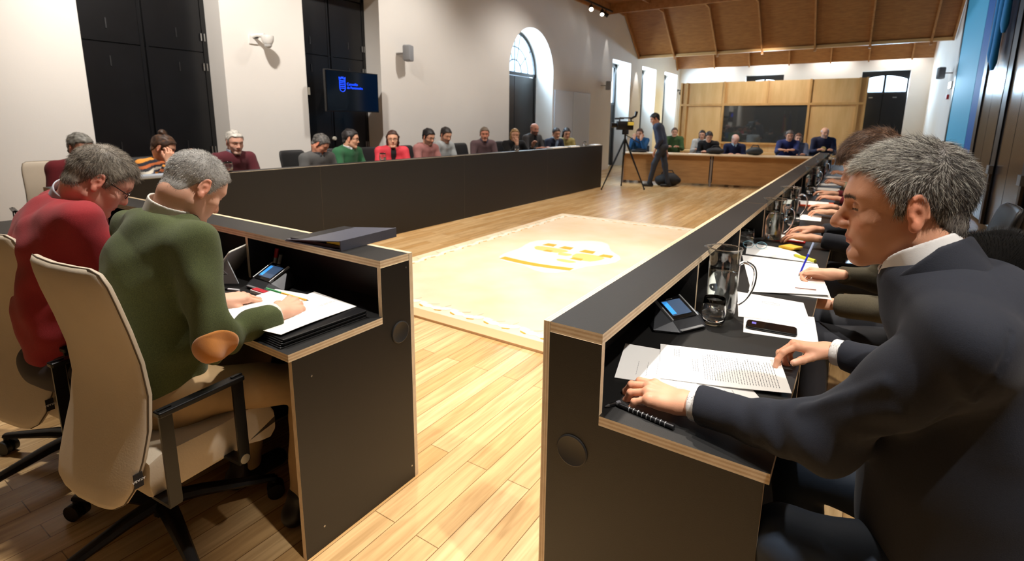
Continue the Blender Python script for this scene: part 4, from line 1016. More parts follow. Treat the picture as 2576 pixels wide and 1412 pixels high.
# ------------------------------------------------------------------ chairs
BEI = mat('beige_leather', (206, 192, 170), .55, bump=.25, bscale=180, var=.06, vscale=6)
BEID = mat('beige_seam', (92, 78, 60), .7)
BKL = mat('black_leather', (26, 26, 28), .5, bump=.2, bscale=180)
CHM = mat('black_metal', (18, 18, 19), .32, metal=.3)
def make_chair(label, m, ml, group, tagged=False, loc=(0, 0, 0), rz=0, base_off=(0, 0)):
    t = thing('office_chair', label, 'chair', loc, rz, group)
    # backrest: S-shaped padded shell
    zz = [.34, .36, .40, .48, .56, .66, .76, .86, .95, 1.00, 1.035, 1.05]
    yy = [-.265, -.262, -.25, -.225, -.20, -.182, -.186, -.205, -.226, -.236, -.243, -.246]
    ww = [.150, .185, .205, .215, .213, .205, .200, .200, .200, .196, .185, .160]
    n = 36; vs = []; fs = []
    tc = [.55, .85, 1, 1, 1, 1, 1, 1, 1, .95, .8, .5]
    for z, y, w_, th in zip(zz, yy, ww, tc):
        for k in range(n):
            a = 2*PI*k/n; c, s = math.cos(a), math.sin(a); x = w_*abs(c)**.28*(1 if c > 0 else -1); d = .022*th*abs(s)**.7*(1 if s > 0 else -1)
            vs.append((x, y+d+.035*(x/.22)**2, z))
    for i in range(len(zz)-1):
        for k in range(n): j = (k+1) % n; fs.append((i*n+k, i*n+j, (i+1)*n+j, (i+1)*n+k))
    fs += [tuple(range(n))[::-1], tuple((len(zz)-1)*n+k for k in range(n))]
    bk = MB().add(vs, fs).build('backrest', m, t, smooth='all')
    o = MB(); pts = [(w_*1.004, y+.035*(w_/.22)**2-.004, z) for z, y, w_ in zip(zz, yy, ww)]; pl = [(-x, y, z) for x, y, z in pts]
    top = [(x, yy[-1]+.035*(x/.22)**2-.004, 1.0515) for x in (.1, 0, -.1)]
    o.tube(pts+top+pl[::-1], .0022, 6); o.build('piping', BEID if m is BEI else CHM, bk, True)
    if tagged:
        tg = MB().box(-.0015, .0015, -.012, .012, -.022, .022, X=Matrix.Translation((.2135, -.212, .43))).build('fabric_tag', mat('tag_black', (24, 24, 30), .7), bk)
        textmesh('AKABA', .0105, 'tag_text', mat('tag_white', (235, 235, 235), .7), tg, Matrix.Translation((.2155, -.212, .43)) @ Matrix.Rotation(PI/2, 4, 'X') @ Matrix(((0, 0, 1, 0), (0, 1, 0, 0), (-1, 0, 0, 0), (0, 0, 0, 1))) @ Matrix.Rotation(PI/2, 4, 'Z') @ Matrix.Rotation(PI/2, 4, 'Z')@ Matrix.Identity(4))
    # seat cushion with a rolled front
    vs = []; fs = []; prof = []
    ys = [-.19, -.185, -.15, -.05, .04, .12, .17, .205, .224, .226]
    zt = [.43, .470, .484, .480, .478, .482, .480, .465, .43, .395]; zb = [.38, .352, .346, .346, .346, .346, .330, .325, .345, .385]
    xs = [-.225, -.222, -.20, -.1, 0, .1, .2, .222, .225]
    N_ = len(ys); cols_ = []
    for j, x in enumerate(xs):
        e = 0 if abs(x) < .21 else (.006 if abs(x) < .223 else .016)
        for i in range(N_): vs.append((x, ys[i], zt[i]-e))
        for i in range(N_-1, -1, -1): vs.append((x, ys[i], zb[i]+e))
    R_ = 2*N_
    for j in range(len(xs)-1):
        for i in range(R_): k = (i+1) % R_; fs.append((j*R_+i, j*R_+k, (j+1)*R_+k, (j+1)*R_+i))
    fs += [tuple(range(R_))[::-1], tuple((len(xs)-1)*R_+i for i in range(R_))]
    se = MB().add(vs, [f_[::-1] for f_ in fs]).build('seat', m, t, smooth=True)
    for pl_ in list(se.data.polygons)[-2:]: pl_.use_smooth = False
    se.data.set_sharp_from_angle(angle=math.radians(25))
    for s in (-1, 1):
        x = .305*s
        o = MB(); o.rbox(x-.018, x+.018, -.19, .065, .640, .656, .006)
        o.box(x-.004, x+.004, -.185, -.15, .36, .66, X=Matrix.Identity(4)); o.box(x-.004, x+.004, .03, .065, .36, .66)
        o.box(min(x, x-s*.09), max(x, x-s*.09), -.185, -.15, .352, .362); o.box(min(x, x-s*.09), max(x, x-s*.09), .03, .065, .352, .362)
        ar = o.build('armrest', CHM, t)
        MB().lathe([(.0, 0), (.016, .0), (.016, .012), (0, .012)], X=Matrix.Translation((x-.006, .047, .37)) @ Matrix.Rotation(PI/2, 4, 'Y'), seg=14).build('bolt', STEEL, ar, True)
    bx_, by_ = base_off
    MB().tube([(bx_*.2, 0, .36), (bx_*.2, 0, .30)], [.09, .07], 16).tube([(bx_, by_, .31), (bx_, by_, .07)], [.026, .032], 14).build('column', CHM, t, True)
    for k in range(5):
        a = math.radians(200+72*k); d = Vector((math.cos(a), math.sin(a), 0)); c0 = Vector((bx_, by_, 0))
        lg = MB().tube([c0+Vector((0, 0, .12)), c0+d*.12+Vector((0, 0, .115)), c0+d*.36+Vector((0, 0, .082))], [.032, .028, .017], 8, flat=.7).build('base_leg', CHM, t, True)
        p = c0+d*.36; q = Vector((-d.y, d.x, 0))
        MB().tube([p+q*.026+Vector((0, 0, .032)), p+q*.006+Vector((0, 0, .032))], .031, 16).tube([p-q*.006+Vector((0, 0, .032)), p-q*.026+Vector((0, 0, .032))], .031, 16).tube([p+Vector((0, 0, .03)), p+Vector((0, 0, .085))], .010, 8).build('caster', mat('caster_black', (16, 16, 16), .45), lg, True)
    return t
GB = 'black office chairs behind the desks'; GBE = 'beige leather office chairs'
ch = make_chair('beige high-backed office chair with black arms under the man in the green sweater', BEI, None, GBE, True, (-1.838, .700, 0), .10, (-.08, -.02))
ch2 = dup(ch, loc=(-2.56, .69, 0), rz=.14, label='beige high-backed office chair under the man in the red sweater')
ch3 = dup(ch, loc=(-5.98, 1.62, 0), rz=-PI/2-.15, label='beige office chair behind the grey-haired woman in the dark red top')
cb = make_chair('black office chair under the man in the navy jacket, cut by the frame', BKL, None, GB, False, (.34, 1.38, 0), PI/2)
bl = [(-5.98, 2.42, 'black office chair of the woman with the hair bun'), (-6.0, 3.13, 'black office chair of the white-haired man in a maroon sweater'), (-6.0, 4.16, 'black office chair of the man in the grey sweater bowing his head'), (-6.0, 4.75, 'black office chair of the man in the bright green sweater'), (-6.0, 5.42, 'black office chair of the woman in the coral jacket'), (-6.0, 6.15, 'black office chair of the man in the pink hooded top'),
      (-6.0, 6.85, 'black office chair of the bearded man in the pale grey shirt'), (-6.0, 7.62, 'black office chair of the man in the mauve sweater'), (-5.95, 8.25, 'empty black office chair between the man in mauve and the blonde woman'), (-6.0, 8.86, 'black office chair of the blonde woman'), (-6.0, 9.58, 'black office chair of the bald bearded man'), (-6.0, 10.45, 'black office chair of the man in the navy blazer and tie'), (-6.05, 11.05, 'black office chair of the woman in the yellow top')]
for x, y, l in bl: dup(cb, loc=(x, y, 0), rz=-PI/2+random.uniform(-.3, .3), label=l)
for y, l in ((2.62, 'black office chair of the person with the blue pen'), (3.55, 'black office chair of the person with white cuffs'), (4.75, 'black office chair of the person in the light top, right row'), (5.65, 'black office chair of the person in the maroon sleeve')):
    dup(cb, loc=(.45, y, 0), rz=PI/2, label=l)

# ------------------------------------------------------------------ things on the desks
PAP = mat('paper_white', (246, 245, 242), .75, bump=.05, bscale=30); INK = mat('print_ink', (120, 120, 124), .8); INKD = mat('print_ink_dark', (84, 84, 88), .8)
UB = mat('unit_black', (56, 58, 62), .34, metal=.35, bump=.1, bscale=900); US = mat('unit_silver', (176, 178, 180), .35, metal=.6); SCRN = mat('unit_screen', (66, 76, 88), .12, emit=(70, 100, 140), estr=.35); SCB = mat('screen_bright_blue', (60, 140, 220), .2, emit=(60, 150, 230), estr=.7)
import bmesh
def make_unit(label, loc, rz):
    t = thing('conference_unit', label, 'device', loc, rz, 'black conference microphone units with a touch screen')
    bm = bmesh.new()
    for p in [(-.125, -.02, .010), (-.06, -.078, .010), (.06, -.078, .010), (.125, -.02, .010), (.07, .075, .010), (-.07, .075, .010), (-.115, -.02, 0), (-.055, -.07, 0), (.055, -.07, 0), (.115, -.02, 0), (.065, .07, 0), (-.065, .07, 0),
              (-.058, -.040, .036), (.058, -.040, .036), (.052, .050, .080), (-.052, .050, .080)]: bm.verts.new(p)
    bmesh.ops.convex_hull(bm, input=bm.verts); me = bpy.data.meshes.new('body'); bm.to_mesh(me); bm.free(); me.materials.append(UB)
    o = bpy.data.objects.new('body', me); COL.objects.link(o); o.parent = t
    X = Matrix.Translation((0, .005, .060)) @ Matrix.Rotation(math.radians(26), 4, 'X')
    MB().rbox(-.056, .056, -.050, .052, -.003, .004, .004, X=X).build('screen_bezel', mat('unit_gloss', (10, 10, 12), .1), t)
    sc = MB().box(-.044, .044, -.034, .036, .004, .0048, X=X).build('screen', SCRN, t)
    MB().box(-.043, -.022, -.028, .032, .0048, .0052, X=X).build('menu_strip', SCB, sc)
    for s in (-1, 1): MB().rbox(s*.059-.003, s*.059+.003, -.052, .054, -.004, .006, .002, X=X).build('side_bar', US, t)
    MB().rbox(-.054, .054, -.080, -.050, .0115, .016, .005, X=Matrix.Identity(4)).build('front_plate', US, t)
    MB().box(-.014, .014, .041, .044, .004, .0046, X=X).build('marker', US, t)
    return t
u = make_unit('touch-screen conference unit beside the glass and water jug on the right desk', (-.475, 1.785, HW), PI/2-.50)
dup(u, loc=(-2.04, 1.215, HW), rz=.0, label='touch-screen conference unit in front of the man in the green sweater')
dup(u, loc=(-3.62, 1.22, HW), rz=0, label='touch-screen conference unit beyond the chin of the man in the red sweater')
def sheet(name, label, corners, z, m=PAP, n=1, cat='paper', group=None, th=.0012, lines=None, par=None, lift=None):
    # corners anticlockwise seen from above; slightly curled sheet(s)
    c = [Vector((x, y, 0)) for x, y in corners]; G_ = 8; o = MB(); ctr = sum(c, Vector())/4
    def P(u_, v_, dz=0): 
        p = c[0]*(1-u_)*(1-v_)+c[1]*u_*(1-v_)+c[2]*u_*v_+c[3]*(1-u_)*v_; l_ = lift(u_, v_) if lift else 0
        return (p.x, p.y, z+l_+dz)
    o.add([P(i/G_, j/G_, th) for j in range(G_+1) for i in range(G_+1)]+[P(i/G_, j/G_, 0) for j in range(G_+1) for i in range(G_+1)],
          [(j*(G_+1)+i, j*(G_+1)+i+1, (j+1)*(G_+1)+i+1, (j+1)*(G_+1)+i) for j in range(G_) for i in range(G_)]+[tuple((G_+1)**2+k for k in (j*(G_+1)+i, (j+1)*(G_+1)+i, (j+1)*(G_+1)+i+1, j*(G_+1)+i+1)) for j in range(G_) for i in range(G_)]+
          [(i, (G_+1)**2+i, (G_+1)**2+i+1, i+1) for i in range(G_)]+[(G_*(G_+1)+i+1, (G_+1)**2+G_*(G_+1)+i+1, (G_+1)**2+G_*(G_+1)+i, G_*(G_+1)+i) for i in range(G_)]+
          [((j+1)*(G_+1), (G_+1)**2+(j+1)*(G_+1), (G_+1)**2+j*(G_+1), j*(G_+1)) for j in range(G_)]+[(j*(G_+1)+G_, (G_+1)**2+j*(G_+1)+G_, (G_+1)**2+(j+1)*(G_+1)+G_, (j+1)*(G_+1)+G_) for j in range(G_)])
    ob = o.build(name, m, par)
    if label: tag(ob, label, cat, group)
    if lines:
        for (u0, u1, v0, v1, n_, mm, fade) in lines:
            q = MB()
            for k in range(n_):
                uu = u0+(u1-u0)*k/max(n_-1, 1); e = v1-(v1-v0)*random.uniform(0, fade); wv = v0
                while wv < e-.01:
                    ww_ = min(random.uniform(.02, .07), e-wv); d = .0016
                    q.add([P(uu, wv, th+.0003), P(uu+.0045, wv, th+.0003), P(uu+.0045, wv+ww_, th+.0003), P(uu, wv+ww_, th+.0003)], [(0, 1, 2, 3)]); wv += ww_+.012
            tx = q.build('printed_text', mm, ob); tx['kind'] = 'stuff'
    return ob
TXT = 'a'
sheet('document', 'printed letter between the two hands of the man in the navy jacket', [(-.391, 1.348), (-.075, 1.452), (-.131, 1.678), (-.463, 1.575)], HW+.0050, lines=[(.36, .60, .12, .88, 13, INK, .15), (.62, .92, .10, .90, 15, INKD, .25), (.12, .16, .66, .9, 3, INKD, .1), (.27, .31, .3, .7, 3, INK, .3)], lift=lambda u, v: .012*max(0, u-.55)*(1-v))
o = sheet('document', 'handwritten sheet under the left hand of the man in the navy jacket', [(-.500, 1.285), (-.290, 1.345), (-.345, 1.560), (-.560, 1.520)], HW+.0020, lines=[(.25, .75, .15, .75, 5, INK, .4)])
sheet('document', 'sheet showing below the printed letter, next to the navy sleeve', [(-.40, 1.20), (-.125, 1.37), (-.17, 1.44), (-.43, 1.33)], HW+.0006, lines=[(.3, .8, .3, .8, 8, INK, .3)])
sheet('document', 'white paper sheet under the smartphone', [(-.262, 1.845), (-.040, 1.890), (-.070, 2.150), (-.300, 2.080)], HW+.0008)
sheet('document', 'white sheet with a small emblem behind the smartphone', [(-.305, 1.99), (-.075, 2.06), (-.118, 2.30), (-.365, 2.30)], HW+.0024)
MB().tube([(-.225+.02*math.cos(a)*1.6, 2.215+.02*math.sin(a)*.6, HW+.0040) for a in np.linspace(0, 6.28, 18)], .0007, 4).build('emblem', INK, bpy.data.objects['document.004'])
sheet('document', 'large white sheet being written on with the blue pen', [(-.316, 2.335), (-.034, 2.437), (-.115, 3.02), (-.470, 2.99)], HW+.0020, lift=lambda u, v: .012*(1-v)*u)
sheet('document', 'second sheet slipped under the sheet being written on', [(-.33, 2.36), (-.026, 2.42), (-.09, 2.85), (-.38, 2.80)], HW+.0004)
sheet('document', 'white sheet beside the yellow sticky notes on the right desk', [(-.46, 3.04), (-.13, 3.04), (-.26, 3.30), (-.50, 3.34)], HW+.0006)
MB().box(-.04, .04, -.0025, .0025, 0, .003, X=Matrix.Translation((-.125, 2.47, HW+.014)) @ Matrix.Rotation(.25, 4, 'Z')).build('clip', mat('brown_clip', (130, 84, 74), .5), bpy.data.objects['document.005'])
t = thing('smartphone', 'black smartphone lying on white paper on the right desk', 'phone', (-.186, 1.925, HW+.004), .10)
MB().rbox(-.080, .080, -.039, .039, 0, .009, .012).build('case', mat('phone_black', (16, 17, 19), .3), t)
MB().rbox(-.076, .076, -.035, .035, .009, .0095, .010).build('screen', mat('phone_glass', (8, 10, 14), .05, spec=.8), t)
MB().box(-.062, -.048, -.004, .016, .0096, .0099).build('clock_glow', mat('phone_glow', (110, 100, 190), .5, emit=(80, 70, 150), estr=.3), t)
def glass(label, loc, s=1, water=.4, group='water glasses on the desks', tall=1):
    t = thing('water_glass', label, 'glass', loc, 0, group); s_ = s
    pr = [(.026, .0), (.034, .004), (.041, .022), (.042, .045), (.039, .075*tall), (.036, .098*tall), (.0345, .098*tall), (.0375, .075*tall), (.0400, .045), (.0385, .024), (.030, .010), (.0, .009)]
    MB().lathe([(0, 0)]+[(r*s_, z*s_) for r, z in pr], seg=32).build('tumbler', glassmat('clear_glass'), t, 'all')
    if water: h = .010+water*.085; MB().lathe([(0, .0095*s_), (.030*s_, .0105*s_), (.0384*s_, .0245*s_), (.0396*s_, min(h, .045)*s_), (.0394*s_, h*s_), (0, h*s_)], seg=32).build('water', glassmat('water', (.97, 1, .99), ior=1.33), t, 'all')
    return t
def jug(label, loc, rz, water=.62):
    t = thing('water_jug', label, 'jug', loc, rz, 'glass water jugs along the right desk')
    h = .262; o = MB()
    pr = [(0, 0), (.046, 0), (.050, .006), (.0515, .05), (.0525, .12), (.0530, .20), (.0520, .225), (.0560, .250), (.0590, h), (.0575, h+.001), (.0540, .250), (.0498, .225), (.0508, .20), (.0502, .12), (.0490, .05), (.0455, .012), (0, .010)]
    o.lathe(pr, seg=40)
    # pull a spout at -x
    o.v = [((x-.016*max(0, -x/.06-.72)/.28*max(0, (z-.225)/.037)) if z > .225 else x, y*(1-.35*max(0, -x/.06-.6)*(z > .235)), z) for x, y, z in o.v]
    o.build('vessel', glassmat('thin_glass', (.97, .985, .98), thin=True, ior=1.75), t, 'all')
    hz = .010+water*.235
    MB().lathe([(0, .0105), (.0452, .0125), (.0487, .05), (.0499, .12), (.0504, hz), (0, hz)], seg=40).build('water', glassmat('water', (.97, 1, .99), ior=1.33), t, 'all')
    MB().tube([(.0582*math.cos(a)-(.014 if abs(a-PI) < .45 else 0)*(1-abs(a-PI)/.45), .0582*math.sin(a), .262) for a in np.linspace(0, 2*PI, 41)], .0022, 6).build('rim', glassmat('clear_glass'), t, 'all')
    MB().stube([(.050, 0, .205), (.070, 0, .215), (.098, 0, .200), (.106, 0, .165), (.098, 0, .115), (.078, 0, .075), (.058, 0, .055)], [.006, .006, .0062, .0062, .006, .0055, .006], 10).build('handle', glassmat('clear_glass'), t, 'all')
    return t
jug('nearest glass water jug, standing behind the tumbler on the right desk', (-.365, 1.965, HW), .15, .70)
jl = [(-.385, 3.50, 'second glass water jug from the viewer, in front of the white-cuffed hands'), (-.375, 4.22, 'third glass water jug from the viewer on the right desk'), (-.41, 6.55, 'fourth glass water jug from the viewer on the right desk'), (-.40, 8.0, 'fifth glass water jug from the viewer on the right desk'), (-.395, 9.5, 'farthest glass water jug on the right desk')]
jsrc = bpy.data.objects['water_jug']
for x, y, l in jl: dup(jsrc, loc=(x, y, HW), rz=random.uniform(-.4, .6), label=l)
g0 = glass('stemless tumbler half full of water in front of the nearest jug', (-.368, 1.868, HW), 1.0, .42)
gl = [(-.50, 3.28, HW, 'dark tumbler beside the folded spectacles on the right desk'), (-.33, 4.05, HW, 'tumbler in front of the third water jug'), (-.40, 4.75, HW, 'tumbler beyond the third water jug on the right desk'), (-.42, 5.15, HW, 'tumbler near the orange folder on the right desk'), (-.37, 6.1, HW, 'tumbler in front of the fourth water jug'), (-.40, 7.2, HW, 'tumbler between the fourth and fifth water jugs'), (-.40, 8.7, HW, 'tumbler beyond the fifth water jug'),
      (-4.95, 2.62, HL, 'tumbler on the left desk ledge before the white-haired man'), (-4.95, 4.55, HL, 'tumbler on the left desk ledge before the man in the bright green sweater'), (-4.95, 7.62, HL, 'tumbler on the left desk ledge before the man in the mauve sweater'), (-4.95, 10.3, HL, 'tumbler on the left desk ledge near its far end'), (-3.95, 1.05, HW, 'clear tumbler at the far left beside the beige chair')]
for x, y, z, l in gl: dup(g0, loc=(x, y, z), label=l)
t = glass('short tumbler with markers standing beside it on the left desk', (-2.27, 1.345, HW), 1.15, .0, tall=.9)
def pen(name, label, a, b, r=.0045, cols=((20, 20, 22), (160, 160, 165)), cat='pen', capc=None, ringed=False):
    a = Vector(a); b = Vector(b); t = thing(name, label, cat, a); d = b-a; L_ = d.length; u_ = d.normalized()
    MB().tube([(0, 0, 0), u_*L_*.62], r, 10).build('barrel', mat('pen_%d_%d_%d' % cols[0], cols[0], .3), t, True)
    MB().tube([u_*L_*.62, u_*L_*.985], r*1.12, 10).build('cap', mat('pen_%d_%d_%d' % cols[1], cols[1], .3), t, True)
    MB().tube([u_*-.012, (0, 0, 0)], [r*.25, r*.9], 8).build('tip', mat('pen_%d_%d_%d' % (capc or (60, 60, 60)), capc or (60, 60, 60), .4), t, True)
    if ringed:
        for k in range(9): f = .2+k*.08; MB().tube([u_*L_*f, u_*(L_*f+.0018)], r*1.2, 12).build('ring', US, t, True)
    return t
pen('ballpoint_pen', 'black ringed pen in front of the left hand of the man in the navy jacket', (-.432, 1.150, HW+.006), (-.285, 1.128, HW+.006), .0055, ((14, 14, 16), (30, 30, 33)), ringed=True)
t = pen('ballpoint_pen', 'short black pen tucked in the corner of the right desk', (-.452, 1.135, HW+.005), (-.435, 1.165, HW+.005), .005, ((14, 14, 16), (90, 90, 95)))
pen('ballpoint_pen', 'yellow pen with a green cap held by the man in the green sweater', (-1.668, 1.128, .778), (-1.752, 1.020, .838), .0036, ((232, 184, 60), (20, 140, 70)))
pen('ballpoint_pen', 'blue transparent pen held by the person in the olive sleeve', (-.168, 2.70, .757), (-.130, 2.76, .905), .0042, ((40, 50, 190), (160, 175, 205)))
pen('highlighter', 'yellow highlighter on the right desk beside the hand with the blue pen', (-.225, 3.13, HW+.009), (-.125, 3.05, HW+.009), .0085, ((226, 226, 60), (236, 236, 90)), 'marker')
pen('felt_marker', 'silver marker with a red cap leaning on the tumbler of the left desk', (-2.205, 1.33, HW+.004), (-2.195, 1.352, .86), .008, ((190, 192, 190), (196, 30, 40)), 'marker')
pen('felt_marker', 'second silver marker beside the tumbler of the left desk', (-2.18, 1.33, HW+.004), (-2.165, 1.35, .835), .007, ((200, 202, 198), (170, 170, 168)), 'marker')
pen('ballpoint_pen', 'dark pen lying by the tablet stand on the left desk', (-2.10, 1.02, HW+.005), (-1.98, 1.06, HW+.005), .005, ((28, 26, 24), (50, 48, 44)))
pen('ballpoint_pen', 'black and silver pen lying under the tablet on the left desk', (-2.22, 1.05, HW+.005), (-2.08, 1.10, HW+.005), .0045, ((20, 20, 22), (200, 200, 204)))
t = thing('sticky_notes', 'yellow and orange pads of sticky notes on the right desk', 'notes', (-.275, 3.33, HW), -.5)
MB().box(-.04, .04, -.04, .04, 0, .012).build('yellow_pad', mat('note_yellow', (240, 206, 50), .8), t); MB().box(-.02, .06, -.05, .03, .012, .02).build('orange_pad', mat('note_orange', (244, 190, 70), .8), t)
t = thing('spectacles', 'folded spectacles with a pale blue frame beyond the nearest jug', 'glasses', (-.44, 3.20, HW+.002), .2)
SPB = mat('frame_blue', (120, 170, 190), .25)
for s in (-1, 1): MB().tube([(s*.034+.028*math.cos(a), 0, .022+.020*math.sin(a)) for a in np.linspace(0, 6.283, 17)], .0018, 6).build('rim', SPB, t, True); MB().tube([(s*.062, 0, .03), (s*.06, .05, .02), (s*.03, .12, .01)], .002, 6).build('temple', SPB, t, True)
MB().tube([(-.008, 0, .024), (.008, 0, .024)], .002, 6).build('bridge', SPB, t)
t = thing('folder', 'orange folder lying open near the hands with a watch on the right desk', 'folder', (-.27, 5.35, HW), .1); MB().box(-.16, .14, -.14, .14, 0, .012).build('cover', mat('folder_orange', (226, 80, 34), .6), t); MB().box(-.15, .10, -.12, .13, .012, .016).build('sheets', PAP, t)
t = thing('folder', 'red folder beside the second water jug on the right desk', 'folder', (-.30, 3.58, HW), .0); MB().box(-.09, .09, -.07, .10, 0, .010).build('cover', mat('folder_red', (200, 34, 30), .6), t); MB().box(-.08, .08, -.06, .09, .010, .013).build('sheets', PAP, t)
for i, (x, y, l) in enumerate(((-.30, 4.55, 'loose white sheet beyond the third water jug'), (-.28, 6.3, 'loose white sheet by the maroon sleeve'), (-.28, 7.3, 'loose white sheet past the fourth water jug'), (-.27, 8.4, 'loose white sheet near the fifth water jug'), (-.27, 9.2, 'loose white sheet at the far end of the right desk'), (-.25, 6.75, 'white sheet with a red edge at the far part of the right desk'))):
    sheet('document', l, [(x-.12, y-.14), (x+.12, y-.12), (x+.11, y+.15), (x-.13, y+.13)], HW+.0008+.0015*(i == 5))
# left desk things
t = thing('ring_binder', 'dark grey ring binder lying across the ledge at the end of the left desk', 'binder', (-1.765, 1.375, HL+.001), .06)
BND = mat('binder_grey', (78, 80, 92), .38, bump=.2, bscale=200); BNK = mat('binder_black', (20, 20, 22), .4)
cv = MB(); X0 = Matrix.Rotation(math.radians(-5.5), 4, 'Y')
cv.box(-.165, .155, -.140, .165, .020, .024, X=X0); cv.box(-.17, .150, -.142, .165, 0, .004); cv.box(.150, .156, -.140, .165, 0, .040)
cv.build('cover', BND, t); MB().box(-.15, .14, -.13, .155, .004, .016).build('sheets', BNK, t); MB().box(.06, .145, -.125, .10, .017, .028).build('divider_tabs', mat('tab_yellow', (214, 180, 40), .6), t)
t = thing('document_folder', 'thick black plastic folder under the papers of the man in the green sweater', 'folder', (-1.62, 1.045, HW), -.03)
for k in range(5): MB().rbox(-.185+.004*k, .195-.003*(k % 2), -.175+.003*k, .165, .0005+.0058*k, .0052+.0058*k, .006).build('pocket', mat('plastic_black', (22, 22, 24), .35), t)
MB().box(-.18, -.02, -.182, -.165, .006, .010).build('sheet_edge', PAP, t)
zt_ = HW+.030
sheet('document', 'white sheet being written on by the man in the green sweater', [(-1.660, .855), (-1.455, .885), (-1.480, 1.205), (-1.740, 1.215)], zt_+.0025, lines=[(.55, .58, .35, .95, 2, INKD, .0)], lift=lambda u, v: .004*math.sin(3*v+u))
sheet('document', 'white sheet under the left hand of the man in the green sweater', [(-1.860, .900), (-1.640, .87), (-1.700, 1.19), (-1.900, 1.15)], zt_+.0008, lift=lambda u, v: -.0*u)
t = thing('business_card', 'red and white card leaning on the conference unit of the left desk', 'card', (-1.985, 1.128, HW+.001), 0)
MB().box(-.045, .045, -.012, .012, 0, .012).build('card_stack', PAP, t); MB().box(-.04, .046, -.008, .014, .012, .016).build('red_cover', mat('card_red', (196, 40, 52), .6), t)
t = thing('tablet_computer', 'pale tablet propped on a grey folding stand on the left desk', 'tablet', (-2.33, 1.16, HW+.008), -1.0)
X = Matrix.Rotation(math.radians(52), 4, 'X')
TBW = mat('tablet_white', (214, 212, 204), .4)
MB().rbox(-.13, .12, 0, .185, -.004, .004, .012, X=X).build('housing', TBW, t); MB().box(-.12, .11, .012, .172, .004, .0046, X=X).build('screen', mat('tablet_screen', (16, 20, 40), .1), t)
MB().prism([(.02, .0), (.13, .0), (.085, .12)], 0, .10, .106).build('stand_flap', mat('tablet_flap', (168, 172, 176), .5), t)
MB().tube([(.11, .06, .09), (.13, .08, .07), (.13, .10, .05), (.115, .05, .04), (.12, .02, .055), (.12, .06, .06)], .0018, 6).build('cable', BLKF, t, True)
t = thing('tablet_computer', 'turquoise tablet cover standing before the man in the red sweater', 'tablet', (-3.23, 1.17, HW), .1)
MB().rbox(-.10, .10, 0, .17, -.004, .004, .01, X=Matrix.Rotation(math.radians(66), 4, 'X')).build('cover', mat('turquoise', (40, 150, 178), .5), t)
MB().lathe([(0, .0), (.008, 0), (.008, .003), (0, .003)], X=Matrix.Rotation(math.radians(66), 4, 'X') @ Matrix.Translation((.07, .15, -.008)), seg=12).build('camera_lens', US, t)
t = thing('notebook', 'pale blue notebook on the ledge before the woman with the hair bun', 'notebook', (-4.97, 1.98, HL), 0); MB().rbox(-.07, .08, -.16, .14, 0, .025, .01).build('cover', mat('pale_blue_cover', (200, 212, 230), .6), t)
for i, (x, y, w_, l) in enumerate(((-4.96, 9.1, .30, 'long white paper stack on the left desk ledge before the bald man'), (-4.96, 9.75, .2, 'white papers on the left desk ledge beside the navy blazer'), (-4.96, 10.85, .16, 'white papers on the ledge before the woman in the yellow top'))):
    tag(MB().box(x-.07, x+.07, y-w_, y+w_, HL, HL+.02).build('paper_stack', PAP), l, 'paper', 'paper stacks on the left desk ledge')
# ------------------------------------------------------------------ the people in the photo
ROW = 'council members along the left desk'
def back(y, label, ztop=1.32, face=(1, 0), yaw=0, pit=12, x=-5.75, **k):
    f = nrm(V3(*face, 0)); hx = V3(x, y, 0)-f*.169
    return person(label, (hx[0], hx[1]), face, hip=.56+ztop-1.315, head=(pit, yaw, 0), group=ROW, res=.0065, **k)
def stripes(v, H, R3):
    q = (v-H)@R3; z = q[:, 2]*1.0+.25*np.abs(q[:, 0]); k = np.floor(z/.022).astype(int) % 6
    pal = np.array([lin(c) for c in ((36, 38, 48), (226, 150, 60), (60, 62, 84), (220, 214, 200), (44, 46, 54), (196, 108, 60))]); c = pal[k]
    lo_ = q[:, 2] < .36; zz = (np.sin(q[:, 0]*120)*np.sin(z*140) > 0); pal2 = np.array([lin((196, 110, 70)), lin((226, 214, 196)), lin((60, 66, 76))]); c[lo_] = pal2[(zz.astype(int)+(np.sin(z*40) > .3))[lo_]]
    return c
FACEH = lambda W_, d: dict(dir=d)
back(1.76, 'person in a dark red top with short wavy grey hair, at the far left', yaw=20, pit=14, top=(120, 24, 34), hair=(96, 92, 86), hairvar=(150, 148, 140), style='wavy', fem=True, skin=(220, 162, 136))
back(2.42, 'person with a brown hair bun in a striped knit sweater, resting on both hands', 1.30, yaw=48, pit=28, top=mat('striped_knit', (255, 255, 255), .92, attr='Col', bump=.7, bscale=300), stripe=stripes, hair=(84, 56, 36), hairvar=(52, 36, 28), style='bun', fem=True,
     wrists=[(-5.50, 2.56, 1.0), (-5.52, 2.36, 1.02)], hands=[dict(dir=(-.1, .15, 1), up=(1, 0, 0), curl=[(25, 40, 30)]*4), dict(dir=(-.1, .25, 1), up=(1, 0, 0), curl=[(25, 40, 30)]*4)])
back(3.14, 'elderly person with white hair and moustache in a maroon sweater over a collar', 1.335, yaw=-6, pit=16, top=(92, 26, 38), hair=(176, 172, 164), hairvar=(206, 202, 194), style='receded', collar=(150, 160, 178), skin=(224, 172, 150), beard=((190, 184, 178), .35))
back(4.20, 'person in a charcoal grey sweater with the head bowed', 1.30, yaw=38, pit=42, lean=18, top=(92, 92, 92), hair=(62, 60, 60), hairvar=(104, 100, 96), collar=(60, 60, 64), skin=(214, 150, 122), bulk=1.08)
back(4.72, 'person with glasses in a bright green sweater over a white collar', 1.34, yaw=36, pit=10, top=(44, 104, 66), hair=(34, 28, 28), collar=(214, 220, 224), glass=True, face=(1, .15), bulk=1.08)
